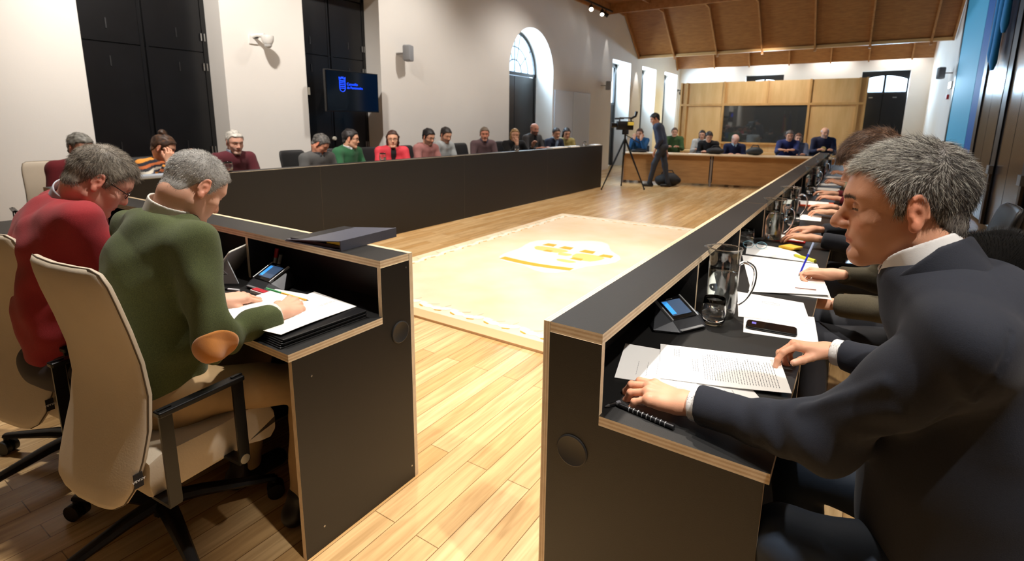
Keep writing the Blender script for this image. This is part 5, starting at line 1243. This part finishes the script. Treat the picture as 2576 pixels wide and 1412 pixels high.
back(5.49, 'person with a brown bob and glasses in a coral red jacket over black', 1.32, yaw=-12, pit=6, face=(1, -.6), top=(222, 62, 76), topname='jacket', topkind='plain', inner=(26, 26, 30), hair=(70, 44, 34), style='bob', fem=True, glass=True)
back(6.26, 'bearded person with glasses in a dusty pink hooded top', 1.335, yaw=2, pit=20, face=(1, -.1), top=(178, 120, 116), topname='hoodie', hair=(28, 22, 22), beard=((46, 32, 28), .7), glass=True, thair=.016,
     detail_top=lambda P, d: smin(d, near(P, V3(-5.86, 6.27, 1.10), .16, lambda X: np.sqrt((np.sqrt((X[:, 0]+5.88)**2+(X[:, 1]-6.27)**2)-.078)**2+(X[:, 2]-1.085)**2)-.022), .02))
back(6.68, 'bearded person in a pale grey top looking down', 1.36, yaw=-10, pit=24, top=(176, 182, 184), topkind='plain', hair=(40, 32, 30), beard=((62, 44, 38), .6))
back(7.76, 'person with short greying hair and goatee in a mauve grey sweater', 1.36, yaw=-18, pit=8, face=(1, -.6), top=(112, 88, 92), hair=(120, 104, 88), style='short', collar=(110, 116, 150), beard=((170, 150, 136), .4), skin=(222, 150, 124))
back(8.77, 'blonde person in black with a hand over the mouth', 1.33, yaw=-14, pit=8, face=(1, -.7), top=(28, 28, 30), hair=(196, 160, 104), hairvar=(140, 104, 66), style='bob', fem=True, thair=.010,
     wrists=[(-5.47, 9.0, .98), (-5.60, 8.62, 1.02)], hands=[None, dict(dir=(-.1, .1, 1), up=(1, -.5, 0), curl=[(15, 50, 40)]*4)])
back(9.52, 'bald person with a dark beard in a grey blazer', 1.44, yaw=-10, pit=10, face=(1, -.3), top=(78, 76, 78), topname='blazer', topkind='wool', inner=(30, 30, 36), hair=(120, 92, 80), style='bald', beard=((34, 30, 34), .8), skin=(218, 158, 136), bulk=1.1, thair=.004)
back(10.47, 'person in a navy blazer with a pale shirt and blue tie', 1.34, yaw=-12, pit=14, face=(1, -.4), top=(28, 38, 66), topname='blazer', topkind='wool', inner=(160, 190, 226), collar=(214, 224, 236), hair=(52, 38, 32))
back(10.97, 'person with long dark hair in a mustard yellow top', 1.34, yaw=-8, pit=20, face=(1, -.7), top=(176, 160, 96), topkind='plain', hair=(30, 22, 24), style='long', fem=True)
PR = 'people seated at the press table'
tdir = nrm(V3(math.sin(.225), -math.cos(.225), 0))
def far(x, y, ztop, label, yaw=0, pit=12, **k):
    f = tdir; b = V3(x, y, 0)-f*.169
    return person(label, (b[0], b[1]), f[:2], hip=.56+ztop-1.315, head=(pit, yaw, 0), group=PR, res=.0085, **k)
far(-4.83, 13.3, 1.33, 'person with long brown hair in a bright blue top, hands at the mouth', yaw=-5, pit=16, top=(24, 86, 136), topkind='plain', hair=(76, 46, 34), style='long', fem=True, wrists=[(-4.72, 13.12, 1.05), (-4.90, 13.10, 1.05)], hands=[dict(dir=(0, .1, 1), up=(0, -1, 0), curl=[(30, 60, 40)]*4)]*2)
far(-3.19, 13.75, 1.29, 'person in a black hooded top writing at the press table', yaw=10, pit=30, lean=18, top=(22, 22, 26), hair=(44, 34, 30), style='short')
far(-2.60, 13.9, 1.24, 'balding person in a navy sweater with a pale collar, bowed over the press table', yaw=30, pit=38, lean=20, top=(26, 34, 74), hair=(170, 160, 150), style='bald', collar=(190, 220, 240), skin=(226, 178, 160))
far(-1.43, 14.1, 1.33, 'person with folded arms in a royal blue sweater leaning on the press table', yaw=4, pit=14, top=(30, 44, 104), hair=(96, 84, 76), style='short', bulk=1.1, wrists=[(-1.30, 13.72, .88), (-1.55, 13.66, .88)], hands=[dict(dir=(-1, -.1, 0)), dict(dir=(1, 0, 0))])
P_ = far(-.725, 14.3, 1.41, 'bald bearded person in a navy shirt with a yellow print on the chest', yaw=10, pit=10, top=(26, 32, 66), topkind='plain', hair=(190, 180, 172), style='bald', beard=((150, 144, 140), .5), bulk=1.12)
c_ = P_['H']+P_['ax']*.28+P_['fn']*.152-np.array(P_['par'].location)
MB().lathe([(0, .0), (.045, .0), (.06, -.006), (.0, -.012)], X=Matrix.Translation(c_) @ Matrix.Rotation(PI/2, 4, 'X'), seg=9).build('chest_print', mat('print_yellow', (206, 178, 110), .8), P_['par'])
SR = 'people in the second row at the far end'
def far2(x, y, ztop, label, **k):
    b = V3(x, y, 0)-tdir*.169; return person(label, (b[0], b[1]), tdir[:2], hip=.56+ztop-1.315, group=SR, res=.009, **k)
far2(-4.37, 14.8, 1.35, 'person with short brown hair in a green sweater beside the standing person', head=(8, 6, 0), top=(72, 104, 56), hair=(92, 70, 54), style='short')
far2(-3.64, 14.9, 1.29, 'person with dark hair in pale clothes behind the person in black', head=(10, -8, 0), top=(214, 214, 210), hair=(44, 34, 32), style='bob', fem=True)
far2(-1.33, 15.1, 1.25, 'person mostly hidden behind the royal blue sweater', head=(10, 0, 0), top=(120, 122, 140), hair=(128, 86, 62), style='short')
OC = mat('oak_seat', (190, 144, 90), .5)
t = thing('oak_bench', 'pale oak bench under the second row at the far end', 'bench', (-2.6, 15.0, 0), .12)
MB().box(-2.4, 2.4, -.18, .26, .42, .46).build('seat', OC, t)
for x in (-2.3, 0, 2.3): MB().box(x-.03, x+.03, -.12, .16, 0, .42).build('leg', OC, t)
for i, (x, y, l) in enumerate(((-4.86, 13.48, 'grey chair of the person in bright blue'), (-3.24, 13.92, 'grey chair of the person in the black hooded top'), (-2.66, 14.08, 'grey chair of the balding person in navy'), (-1.48, 14.28, 'grey chair of the person with folded arms'), (-.78, 14.48, 'grey chair of the bald bearded person at the right end'))):
    if i == 0:
        c0 = thing('side_chair', l, 'chair', (x, y, 0), .225, 'chairs at the press table'); GC = mat('chair_grey', (70, 70, 74), .6)
        MB().rbox(-.22, .22, -.20, .22, .415, .455, .03).build('seat', GC, c0); MB().rbox(-.21, .21, .24, .27, .56, .86, .02).build('backrest', GC, c0)
        for a in (-1, 1):
            for b_ in (-.17, .2): MB().tube([(a*.2, b_, .42), (a*.21, b_*1.15, 0)], .012, 8).build('leg', STEEL, c0)
            MB().tube([(a*.2, .22, .42), (a*.2, .26, .75)], .012, 8).build('post', STEEL, c0)
    else: dup(c0, loc=(x, y, 0), label=l)
# standing camera operator
P_ = person('person standing by the video tripod in a navy sweater and dark jeans, bending forward', (-3.80, 11.98), (-.93, -.36), hip=.94, lean=15, tl=.50, head=(24, 8, 0), top=(42, 50, 74), trousers=(44, 48, 58), hair=(22, 20, 22), style='short', legs='stand', wrists=[(-3.88, 11.75, .86), (-3.76, 12.17, .84)], res=.0065, shw=.18, bulk=1.02,
     feet=[V3(-4.0, 11.85, .09), V3(-3.64, 12.05, .09)], knees=[V3(-3.92, 11.87, .52), V3(-3.73, 12.06, .50)], poles=[V3(.3, 0, -1), V3(.3, 0, -1)], skin=(206, 150, 124))
# video camera on its tripod
t = thing('camera_tripod', 'black tripod standing at the end of the long left desk', 'tripod', (-4.36, 11.10, 0))
top_ = (0, 0, 1.12); ft_ = [(-.275, -.53), (.48, .06), (-.21, .44)]
for x, y in ft_: MB().tube([top_, (x*.5, y*.5, .57), (x, y, .02)], [.022, .020, .012], 8).tube([(x, y, .0), (x, y, .04)], .018, 8).build('leg', BLKF, t, True)
MB().tube([(0, 0, .75), (0, 0, 1.22)], .022, 10).build('centre_column', BLKF, t); MB().tube([(0, 0, 1.20), (.28, .14, 1.02)], .010, 8).build('pan_handle', BLKF, t)
MB().rbox(-.06, .06, -.06, .06, 1.20, 1.30, .02).build('head', BLKF, t, True)
t = thing('video_camera', 'black video camera with a raised eyepiece on the tripod', 'camera', (-4.36, 11.10, 1.30), -.9)
MB().rbox(-.07, .07, -.20, .16, 0.0, .19, .02).build('body', BLKF, t, True); MB().tube([(0, -.19, .10), (0, -.33, .10)], [.045, .055], 16).build('lens', mat('lens_black', (10, 10, 12), .15), t, True)
MB().tube([(0, -.14, .19), (0, -.14, .26), (0, .10, .26), (0, .12, .19)], .018, 8).build('handle', BLKF, t); MB().tube([(0, .10, .24), (.03, .20, .30), (.03, .22, .40)], [.022, .03, .034], 10).build('eyepiece', BLKF, t, True)
MB().rbox(.07, .15, .02, .14, .10, .17, .01).build('side_display', mat('display_gold', (196, 170, 70), .4, emit=(190, 160, 60), estr=.3), t); MB().tube([(0, -.25, .24), (0, -.05, .25)], .02, 10).build('microphone', BLKF, t)
MB().lathe([(0, 0), (.03, 0), (.03, .01), (0, .012)], X=Matrix.Translation((-.072, -.0, .05)) @ Matrix.Rotation(-PI/2, 4, 'Y'), seg=14).build('side_dial', mat('cream_knob', (225, 220, 205), .3), t)
# bags
def bag(label, loc, rz, s, m, name='shoulder_bag'):
    t = thing(name, label, 'bag', loc, rz); sx, sy, sz = s
    v, q = surf(lambda P: ell(P, (0, 0, sz*.45), (sx, sy, sz*.5))*.8+.012*noise(P, 3.5, 1), (-sx-.06, -sy-.06, -.02), (sx+.06, sy+.06, sz+.08), .014); v[:, 2] = np.maximum(v[:, 2], 0.001)
    npmesh('body', [(v, q)], m, t, world=False); MB().tube([(-sx*.5, 0, sz*.85), (-sx*.3, 0, sz*1.15), (sx*.3, 0, sz*1.15), (sx*.5, 0, sz*.85)], .012, 8).build('strap', m, t, True); return t
BG = mat('bag_black', (18, 18, 20), .7)
bag('black rucksack on the floor behind the standing person', (-3.70, 12.24, 0), .3, (.30, .15, .32), BG, 'rucksack')
bag('round black bag on the press table before the bowed person', (-2.86, 13.10, .74), .2, (.20, .11, .17), BG); bag('square dark bag on the press table left of the royal blue sweater', (-2.03, 13.28, .74), .2, (.18, .10, .20), mat('bag_grey', (38, 44, 48), .6))
bag('flat black camera bag on the left end of the press table', (-4.55, 12.62, .74), .3, (.20, .12, .07), BG)
for i, (x, y, l) in enumerate(((-4.2, 12.72, 'white papers on the press table behind the standing person'), (-3.3, 12.95, 'white papers before the person in the black hooded top'), (-1.45, 13.38, 'white papers before the person with folded arms'))):
    tag(MB().box(-.15, .15, -.1, .1, 0, .006, X=Matrix.Translation((x, y, .7405)) @ Matrix.Rotation(.2, 4, 'Z')).build('document', PAP), l, 'paper')

# ---- right row: people behind the man in the navy jacket
RW = 'people along the right desk beyond the navy jacket'
W2 = V3(-.028, 2.665, .790)
OL = person('person with brown hair in an olive sweater writing with a blue pen', (.36, 2.62), (-1, .0), hip=.58, tl=.53, lean=22, head=(18, 0, 0), headpos=(.055, 2.63, 1.275), top=(84, 76, 56), hair=(82, 58, 42), hairvar=(120, 86, 60), style='wavy', thair=.028, res=.006, group=RW,
       wrists=[(-.02, 2.50, .70), W2], hands=[dict(dir=(-1, .15, -.1), curl=[(30, 50, 30)]*4), dict(dir=(-1, .12, -.12), up=(.1, .9, 1), curl=[(42, 66, 36), (52, 72, 36), (60, 76, 36), (64, 76, 36)], thumb=(34, -14, 14, 22))])
person('person in a navy jacket with white cuffs clasping both hands on the right desk', (.36, 3.72), (-1, .0), hip=.56, lean=14, head=(14, 0, 0), top=(28, 32, 44), topname='jacket', collar=(235, 235, 235), hair=(40, 34, 32), res=.0065, group=RW, shw=.18,
       wrists=[(-.17, 3.42, .80), (-.18, 3.72, .80)], hands=[dict(dir=(-1, .25, 0), up=(0, 0, 1), curl=[(20, 25, 15)]*4), dict(dir=(-1, -.35, 0), curl=[(25, 35, 20)]*4)], cuff=.05)
person('person in a pale top with a watch, forearms on the right desk', (.36, 4.80), (-1, .0), hip=.54, lean=12, head=(12, 0, 0), top=(196, 190, 186), topkind='plain', hair=(60, 44, 36), res=.0075, group=RW, wrists=[(-.12, 4.62, .79), (-.14, 4.95, .79)], hands=[dict(dir=(-1, .25, 0))]*2, cuff=.12)
person('person in a maroon top with a dark watch further along the right desk', (.36, 5.75), (-1, .0), hip=.53, lean=12, head=(12, 0, 0), top=(110, 20, 34), hair=(50, 40, 36), res=.0085, group=RW, wrists=[(-.12, 5.55, .79), (-.16, 5.85, .80)], hands=[dict(dir=(-1, .2, .1))]*2)
person('person in a beige top near the far end of the right desk', (.36, 7.1), (-1, .0), hip=.53, lean=12, head=(12, 0, 0), top=(196, 186, 160), hair=(90, 70, 50), res=.009, group=RW, wrists=[(-.12, 6.95, .79), (-.14, 7.25, .79)])
person('person in a rose top at the far end of the right desk', (.36, 8.5), (-1, .0), hip=.53, lean=12, head=(12, 0, 0), top=(190, 110, 100), hair=(60, 44, 36), res=.009, group=RW, wrists=[(-.12, 8.35, .79), (-.14, 8.65, .79)])
t = thing('fur_coat', 'black coat with a fluffy hood hung over a chair back beyond the navy jacket', 'coat', (.44, 2.42, 0))
FUR = mat('black_fur', (14, 13, 12), 1, spec=.1)
fn_ = lambda P: smin(ell(P, (0, 0, .99), (.13, .17, .10)), cap(P, (0, -.02, .90), (.03, .02, .55), .13, .12), .08)+.012*noise(P, 6, 2)
v, q = surf(fn_, (-.25, -.3, .35), (.3, .3, 1.2), .009); npmesh('coat', [(v, q)], FUR, t, world=False)
ri = rng.integers(0, len(v), 16000); rv = v[ri]; rv = rv[rv[:, 2] > .8]; nn_ = rv-V3(0, 0, .9); strands('fur_trim', rv+np.array(t.location), nn_+V3(0, 0, -.03), np.full(len(rv), .016), np.tile(lin((16, 14, 13)), (len(rv), 1))*rng.uniform(.5, 2, (len(rv), 1)), t, .0005, .5)

# ---- the three people in the foreground
def comb(P_, n, flow, ln, palette, wdt=.00035, curl=.35, lift=.35, name='hair_strands', grav=.03, keep=None, seed=0):
    v = P_['hairv']; hc, HR = P_['hc'], P_['HR']; idx = rng.integers(0, len(v), n); p = v[idx]+rng.normal(size=(n, 3))*.0015
    q = (p-hc)@HR
    if keep is not None: m = keep(q); p, q = p[m], q[m]
    nl = q-np.array([0, -.012, .03]); nl /= np.linalg.norm(nl, axis=1)[:, None]; fl = flow(q); fl = fl-nl*(fl*nl).sum(1)[:, None]; fl /= np.maximum(np.linalg.norm(fl, axis=1)[:, None], 1e-6)
    d = fl+nl*lift+rng.normal(size=q.shape)*.22
    cols = palette(q); L_ = ln(q)*rng.uniform(.6, 1.15, len(q))
    return strands(name, p-(nl*.001)@HR.T, d@HR.T, L_, cols, P_['par'], wdt, curl, grav)
def grey(q, a, b, f):   # share f of light hairs
    m = rng.uniform(size=len(q)) < f(q); return np.where(m[:, None], lin(a), lin(b))*rng.uniform(.6, 1.25, (len(q), 1))
comb(OL, 14000, lambda q: V3(0, .5, -.4)+np.stack([.3*np.sin(q[:, 1]*60), np.zeros(len(q)), np.zeros(len(q))], 1), lambda q: np.full(len(q), .04), lambda q: grey(q, (112, 78, 50), (58, 38, 26), lambda q: np.full(len(q), .4)), .0004, .4, .15, grav=.01)
# man in the navy jacket
def su_folds(P, d):
    S_, E_, W_ = V3(.14, 1.08, 1.06), V3(.005, 1.125, .835), V3(-.272, 1.185, .785); u1 = nrm(S_-E_); u2 = nrm(W_-E_); cam_ = nrm(V3(.1, -1, .35)); s = nrm(np.cross(cam_, u1))
    def ridge(d, a, b, h, w_):
        x = cap(P, a, b, 0.); return d-h*np.exp(-(x/w_)**2)
    in_ = E_+nrm(u1+u2)*.05+cam_*.03
    d = smin(d, ell(P, (.235, 1.25, .77), (.165, .185, .22)), .07); d = smin(d, ell(P, (.30, 1.27, .60), (.21, .23, .17)), .08)
    for k, (l, o_) in enumerate(((.10, -.055), (.14, -.02), (.17, .02), (.12, .055))):
        d = ridge(d, in_+s*o_*.3, E_+u1*l+cam_*.062+s*o_, .0075, .013)
    for k, l in enumerate((.03, .07, .11)):
        d = ridge(d, E_+u2*l+V3(0, -.02, .05), E_+u2*(l+.02)+V3(.01, -.06, -.02), .0055, .010)
    d = ridge(d, S_+V3(.03, -.06, .0), S_+V3(.10, -.07, -.14), .008, .012)
    x = np.abs((P-(S_+V3(.045, 0, 0)))@nrm(V3(1, .25, -.35))); near_ = np.linalg.norm(P-S_, axis=1); return d+.0035*np.exp(-(x/.004)**2)*(near_ < .12)
SU = person('person in a navy jacket and white shirt with grey spiky hair, at the right desk', (.375, 1.28), (-1, 0), hip=.61, tl=.59, lean=20, neckfwd=.035, coltilt=.36, sdrop=.085, trap=.036, head=(9, 4, 0), headpos=(.088, 1.303, 1.283), hs=1.0, skin=(226, 168, 136), hair=(112, 106, 100), style='receded', thair=.006,
    top=mat('navy_weave', (21, 27, 42), .85, bump=.22, bscale=650, var=.3, vscale=420, sheen=.05), topname='jacket', collar=(232, 230, 228), trousers=(34, 48, 66), hd=True, res=.0026, ttop=.012, bulk=1.08, shw=.195, folds=.007, cuff=.035, hem=.16, detail_top=su_folds, headkw=dict(nose=1.07),
    elbows=[(.005, 1.125, .835), (.21, 1.60, .82)], wrists=[(-.272, 1.185, .785), (-.005, 1.69, .800)],
    hands=[dict(dir=(-1, .12, -.02), up=(0, -.12, 1), curl=[(14, 36, 22), (16, 40, 24), (20, 44, 26), (24, 46, 26)], splay=(8, 2, -4, -11), thumb=(52, -28, 8, 10), s=1.08),
           dict(dir=(-1, -.30, .05), up=(-.10, .25, 1), curl=[(34, 30, 14), (44, 42, 20), (56, 50, 25), (62, 52, 26)], splay=(4, 0, -3, -6), thumb=(20, -22, -6, 4))],
    knees=[V3(-.04, 1.14, .56), V3(-.04, 1.45, .56)], feet=[V3(-.02, 1.14, .09), V3(.0, 1.45, .09)])
def sflow(q):
    top = np.clip((q[:, 2]-.03)/.085, 0, 1)[:, None]; bk = np.clip((-.045-q[:, 1])/.03, 0, 1)[:, None]; fr = np.clip((q[:, 1]-.03)/.05, 0, 1)[:, None]
    t_ = V3(0, .9, .25)*(1-bk)+V3(0, -.5, -.6)*bk+fr*V3(0, .1, .5); return top*t_+(1-top)*(V3(0, .12, -1)*(1-bk)+V3(0, -.15, -1)*bk)
comb(SU, 34000, sflow, lambda q: .016+.009*np.clip((q[:, 2]-.05)/.05, 0, 1)*np.clip(1+q[:, 1]*8, .3, 1), lambda q: grey(q, (222, 218, 206), (58, 52, 48), lambda q: np.clip(.50+3.0*q[:, 1], .22, .9)), .00030, .34, .34, grav=.0)
# collar and lapels of the jacket
def su_collar():
    N, R3, na = SU['N'], SU['R3'], SU['na']
    def f(P):
        t_ = (P-N)@na; q = (P-N)@R3; ang = np.arctan2(q[:, 0], q[:, 1]); bk = np.clip((np.abs(ang)-.3)/1.6, 0, 1)
        d0 = np.abs(cap(P, N-na*.09, N+na*.2, .093, .071))-.0055
        d = smax(d0, t_-(-.010+.046*bk), .006); d = smax(d, -(t_+.050), .006)
        return smax(d, (.34-np.abs(ang))*.07, .004)
    v, q = surf(f, N-.19, N+.19, .0038); npmesh('jacket_collar', [(v, q)], _M['navy_weave'], SU['par'])
su_collar()
# brows of the man in the navy jacket
def brows(P_, col, n=420):
    q = []; d = []
    for s in (-1, 1):
        u_ = rng.uniform(0, 1, n); x = s*(.014+.034*u_); y = .0835-.0125*u_**2+.002; z = .028+.006*np.sin(u_*2.4)-.004*u_+rng.normal(size=n)*.0018; q.append(np.stack([x, y, z], 1)); d.append(np.stack([s*np.full(n, .9), -.25*u_, .35-.5*u_], 1)+rng.normal(size=(n, 3))*.2)
    q = np.concatenate(q); d = np.concatenate(d); ys = np.linspace(.11, .05, 41); best = np.full(len(q), .05)
    for y_ in ys[::-1]: t = q.copy(); t[:, 1] = y_; best = np.where(head_sdf(t, True) < .0, y_, best)
    q[:, 1] = best+.0008; strands('eyebrows', P_['hc']+q@P_['HR'].T, d@P_['HR'].T, np.full(len(q), .008), np.tile(lin(col), (len(q), 1))*rng.uniform(.5, 1.6, (len(q), 1)), P_['par'], .0004, .3)
brows(SU, (120, 102, 86), 170)
# man in the green sweater
GR = person('person in an olive green sweater with tan elbow patches and cropped grey hair', (-1.855, .700), (0, 1), hip=.575, tl=.555, lean=4, neckfwd=.035, head=(41, 4, 0), headpos=(-1.822, .845, 1.219), hs=.93, skin=(228, 176, 150), hair=(158, 156, 152), style='short', thair=.005, bulk=1.02, shw=.180,
    top=mat('olive_knit', (82, 92, 50), .95, bump=.45, bscale=500, var=.42, vscale=330, sheen=.08), collar=(226, 222, 212), trousers=(176, 146, 104), hd=True, res=.003, ttop=.012, folds=.015, cuff=.035, hairvar=(170, 168, 164),
    elbows=[(-2.01, .75, .80), (-1.575, .735, .785)], wrists=[(-1.868, .905, .800), (-1.583, .965, .798)],
    hands=[dict(dir=(.18, 1, -.08), up=(.15, 0, 1), curl=[(20, 30, 20), (26, 34, 20), (32, 40, 20), (38, 40, 20)], thumb=(30, -18, 8, 10)),
           dict(dir=(-.42, 1, -.02), up=(.45, .1, 1), curl=[(26, 42, 24), (40, 52, 30), (50, 58, 30), (58, 60, 30)], splay=(8, 3, -3, -8), thumb=(34, -16, 4, 14), s=1.06)],
    knees=[V3(-1.92, 1.04, .52), V3(-1.56, 1.04, .52)], feet=[V3(-1.92, .98, .09), V3(-1.56, .99, .09)])
comb(GR, 24000, lambda q: np.tile(V3(0, -.2, -.6), (len(q), 1))+V3(0, .9, .5)*np.clip((q[:, 1]+.03)/.06, 0, 1)[:, None], lambda q: np.full(len(q), .0075), lambda q: grey(q, (232, 230, 224), (96, 92, 90), lambda q: np.clip(.62+.0*q[:, 1]+.12*noise(q, 8, 1), .1, .9)), .00034, .3, .75, grav=.0)
# suede patch following the outside of the elbow
def patch(P_, i, m):
    E_, S_, W_ = P_['E'][i], P_['S'][i], P_['W'][i]
    dwn = nrm(nrm(E_-S_)+nrm(E_-W_)); out = nrm(np.cross(P_['fn'], V3(0, 0, 1)))*(1 if i else -1); c = E_+dwn*.012+out*.03; fa = nrm(W_-E_)
    R = frame(fa, out*.8+dwn*.3)
    tf = P_['topf']
    def f(P): return smax(np.abs(tf(P)-.0005)-.0042, ell((P-c)@R, (0, 0, 0), (.050, .070, .045)), .002)
    v, q = surf(f, c-.14, c+.14, .003); npmesh('elbow_patch', [(v, q)], m, P_['par'])
SUE = mat('tan_suede', (196, 124, 44), .95, bump=.12, bscale=300, var=.12, vscale=30, sheen=.4)
patch(GR, 1, SUE); patch(GR, 0, SUE)
# man in the red sweater
RD = person('person in a red sweater with glasses and wavy grey hair, bowed over the left desk', (-2.42, .62), (.15, 1), hip=.575, tl=.565, lean=4, neckfwd=.035, head=(40, -4, 3), headpos=(-2.325, .752, 1.215), hs=.97, skin=(228, 166, 146), hair=(112, 104, 94), style='short', thair=.009, bulk=1.12, shw=.19,
    top=mat('red_knit', (158, 34, 42), .9, bump=.3, bscale=420, var=.18, vscale=300, sheen=.08), collar=(214, 218, 230), trousers=(58, 52, 54), hd=True, res=.003, ttop=.012, folds=.015, glass=True, hairvar=(150, 142, 130), headkw=dict(fat=.006),
    wrists=[(-2.60, .98, .79), (-2.30, 1.00, .79)], knees=[V3(-2.62, 1.0, .52), V3(-2.26, 1.0, .52)], feet=[V3(-2.60, .95, .09), V3(-2.26, .95, .09)])
comb(RD, 16000, lambda q: np.stack([.3*np.sin(q[:, 2]*90), np.full(len(q), .3), -np.ones(len(q))*.5], 1)+V3(0, .9, .2)*np.clip((q[:, 1]+.02)/.06, 0, 1)[:, None], lambda q: .016+.016*np.clip((q[:, 1]-.02)/.05, 0, 1), lambda q: grey(q, (176, 166, 150), (74, 66, 58), lambda q: np.full(len(q), .5)), .0004, .7, .35, grav=.02)
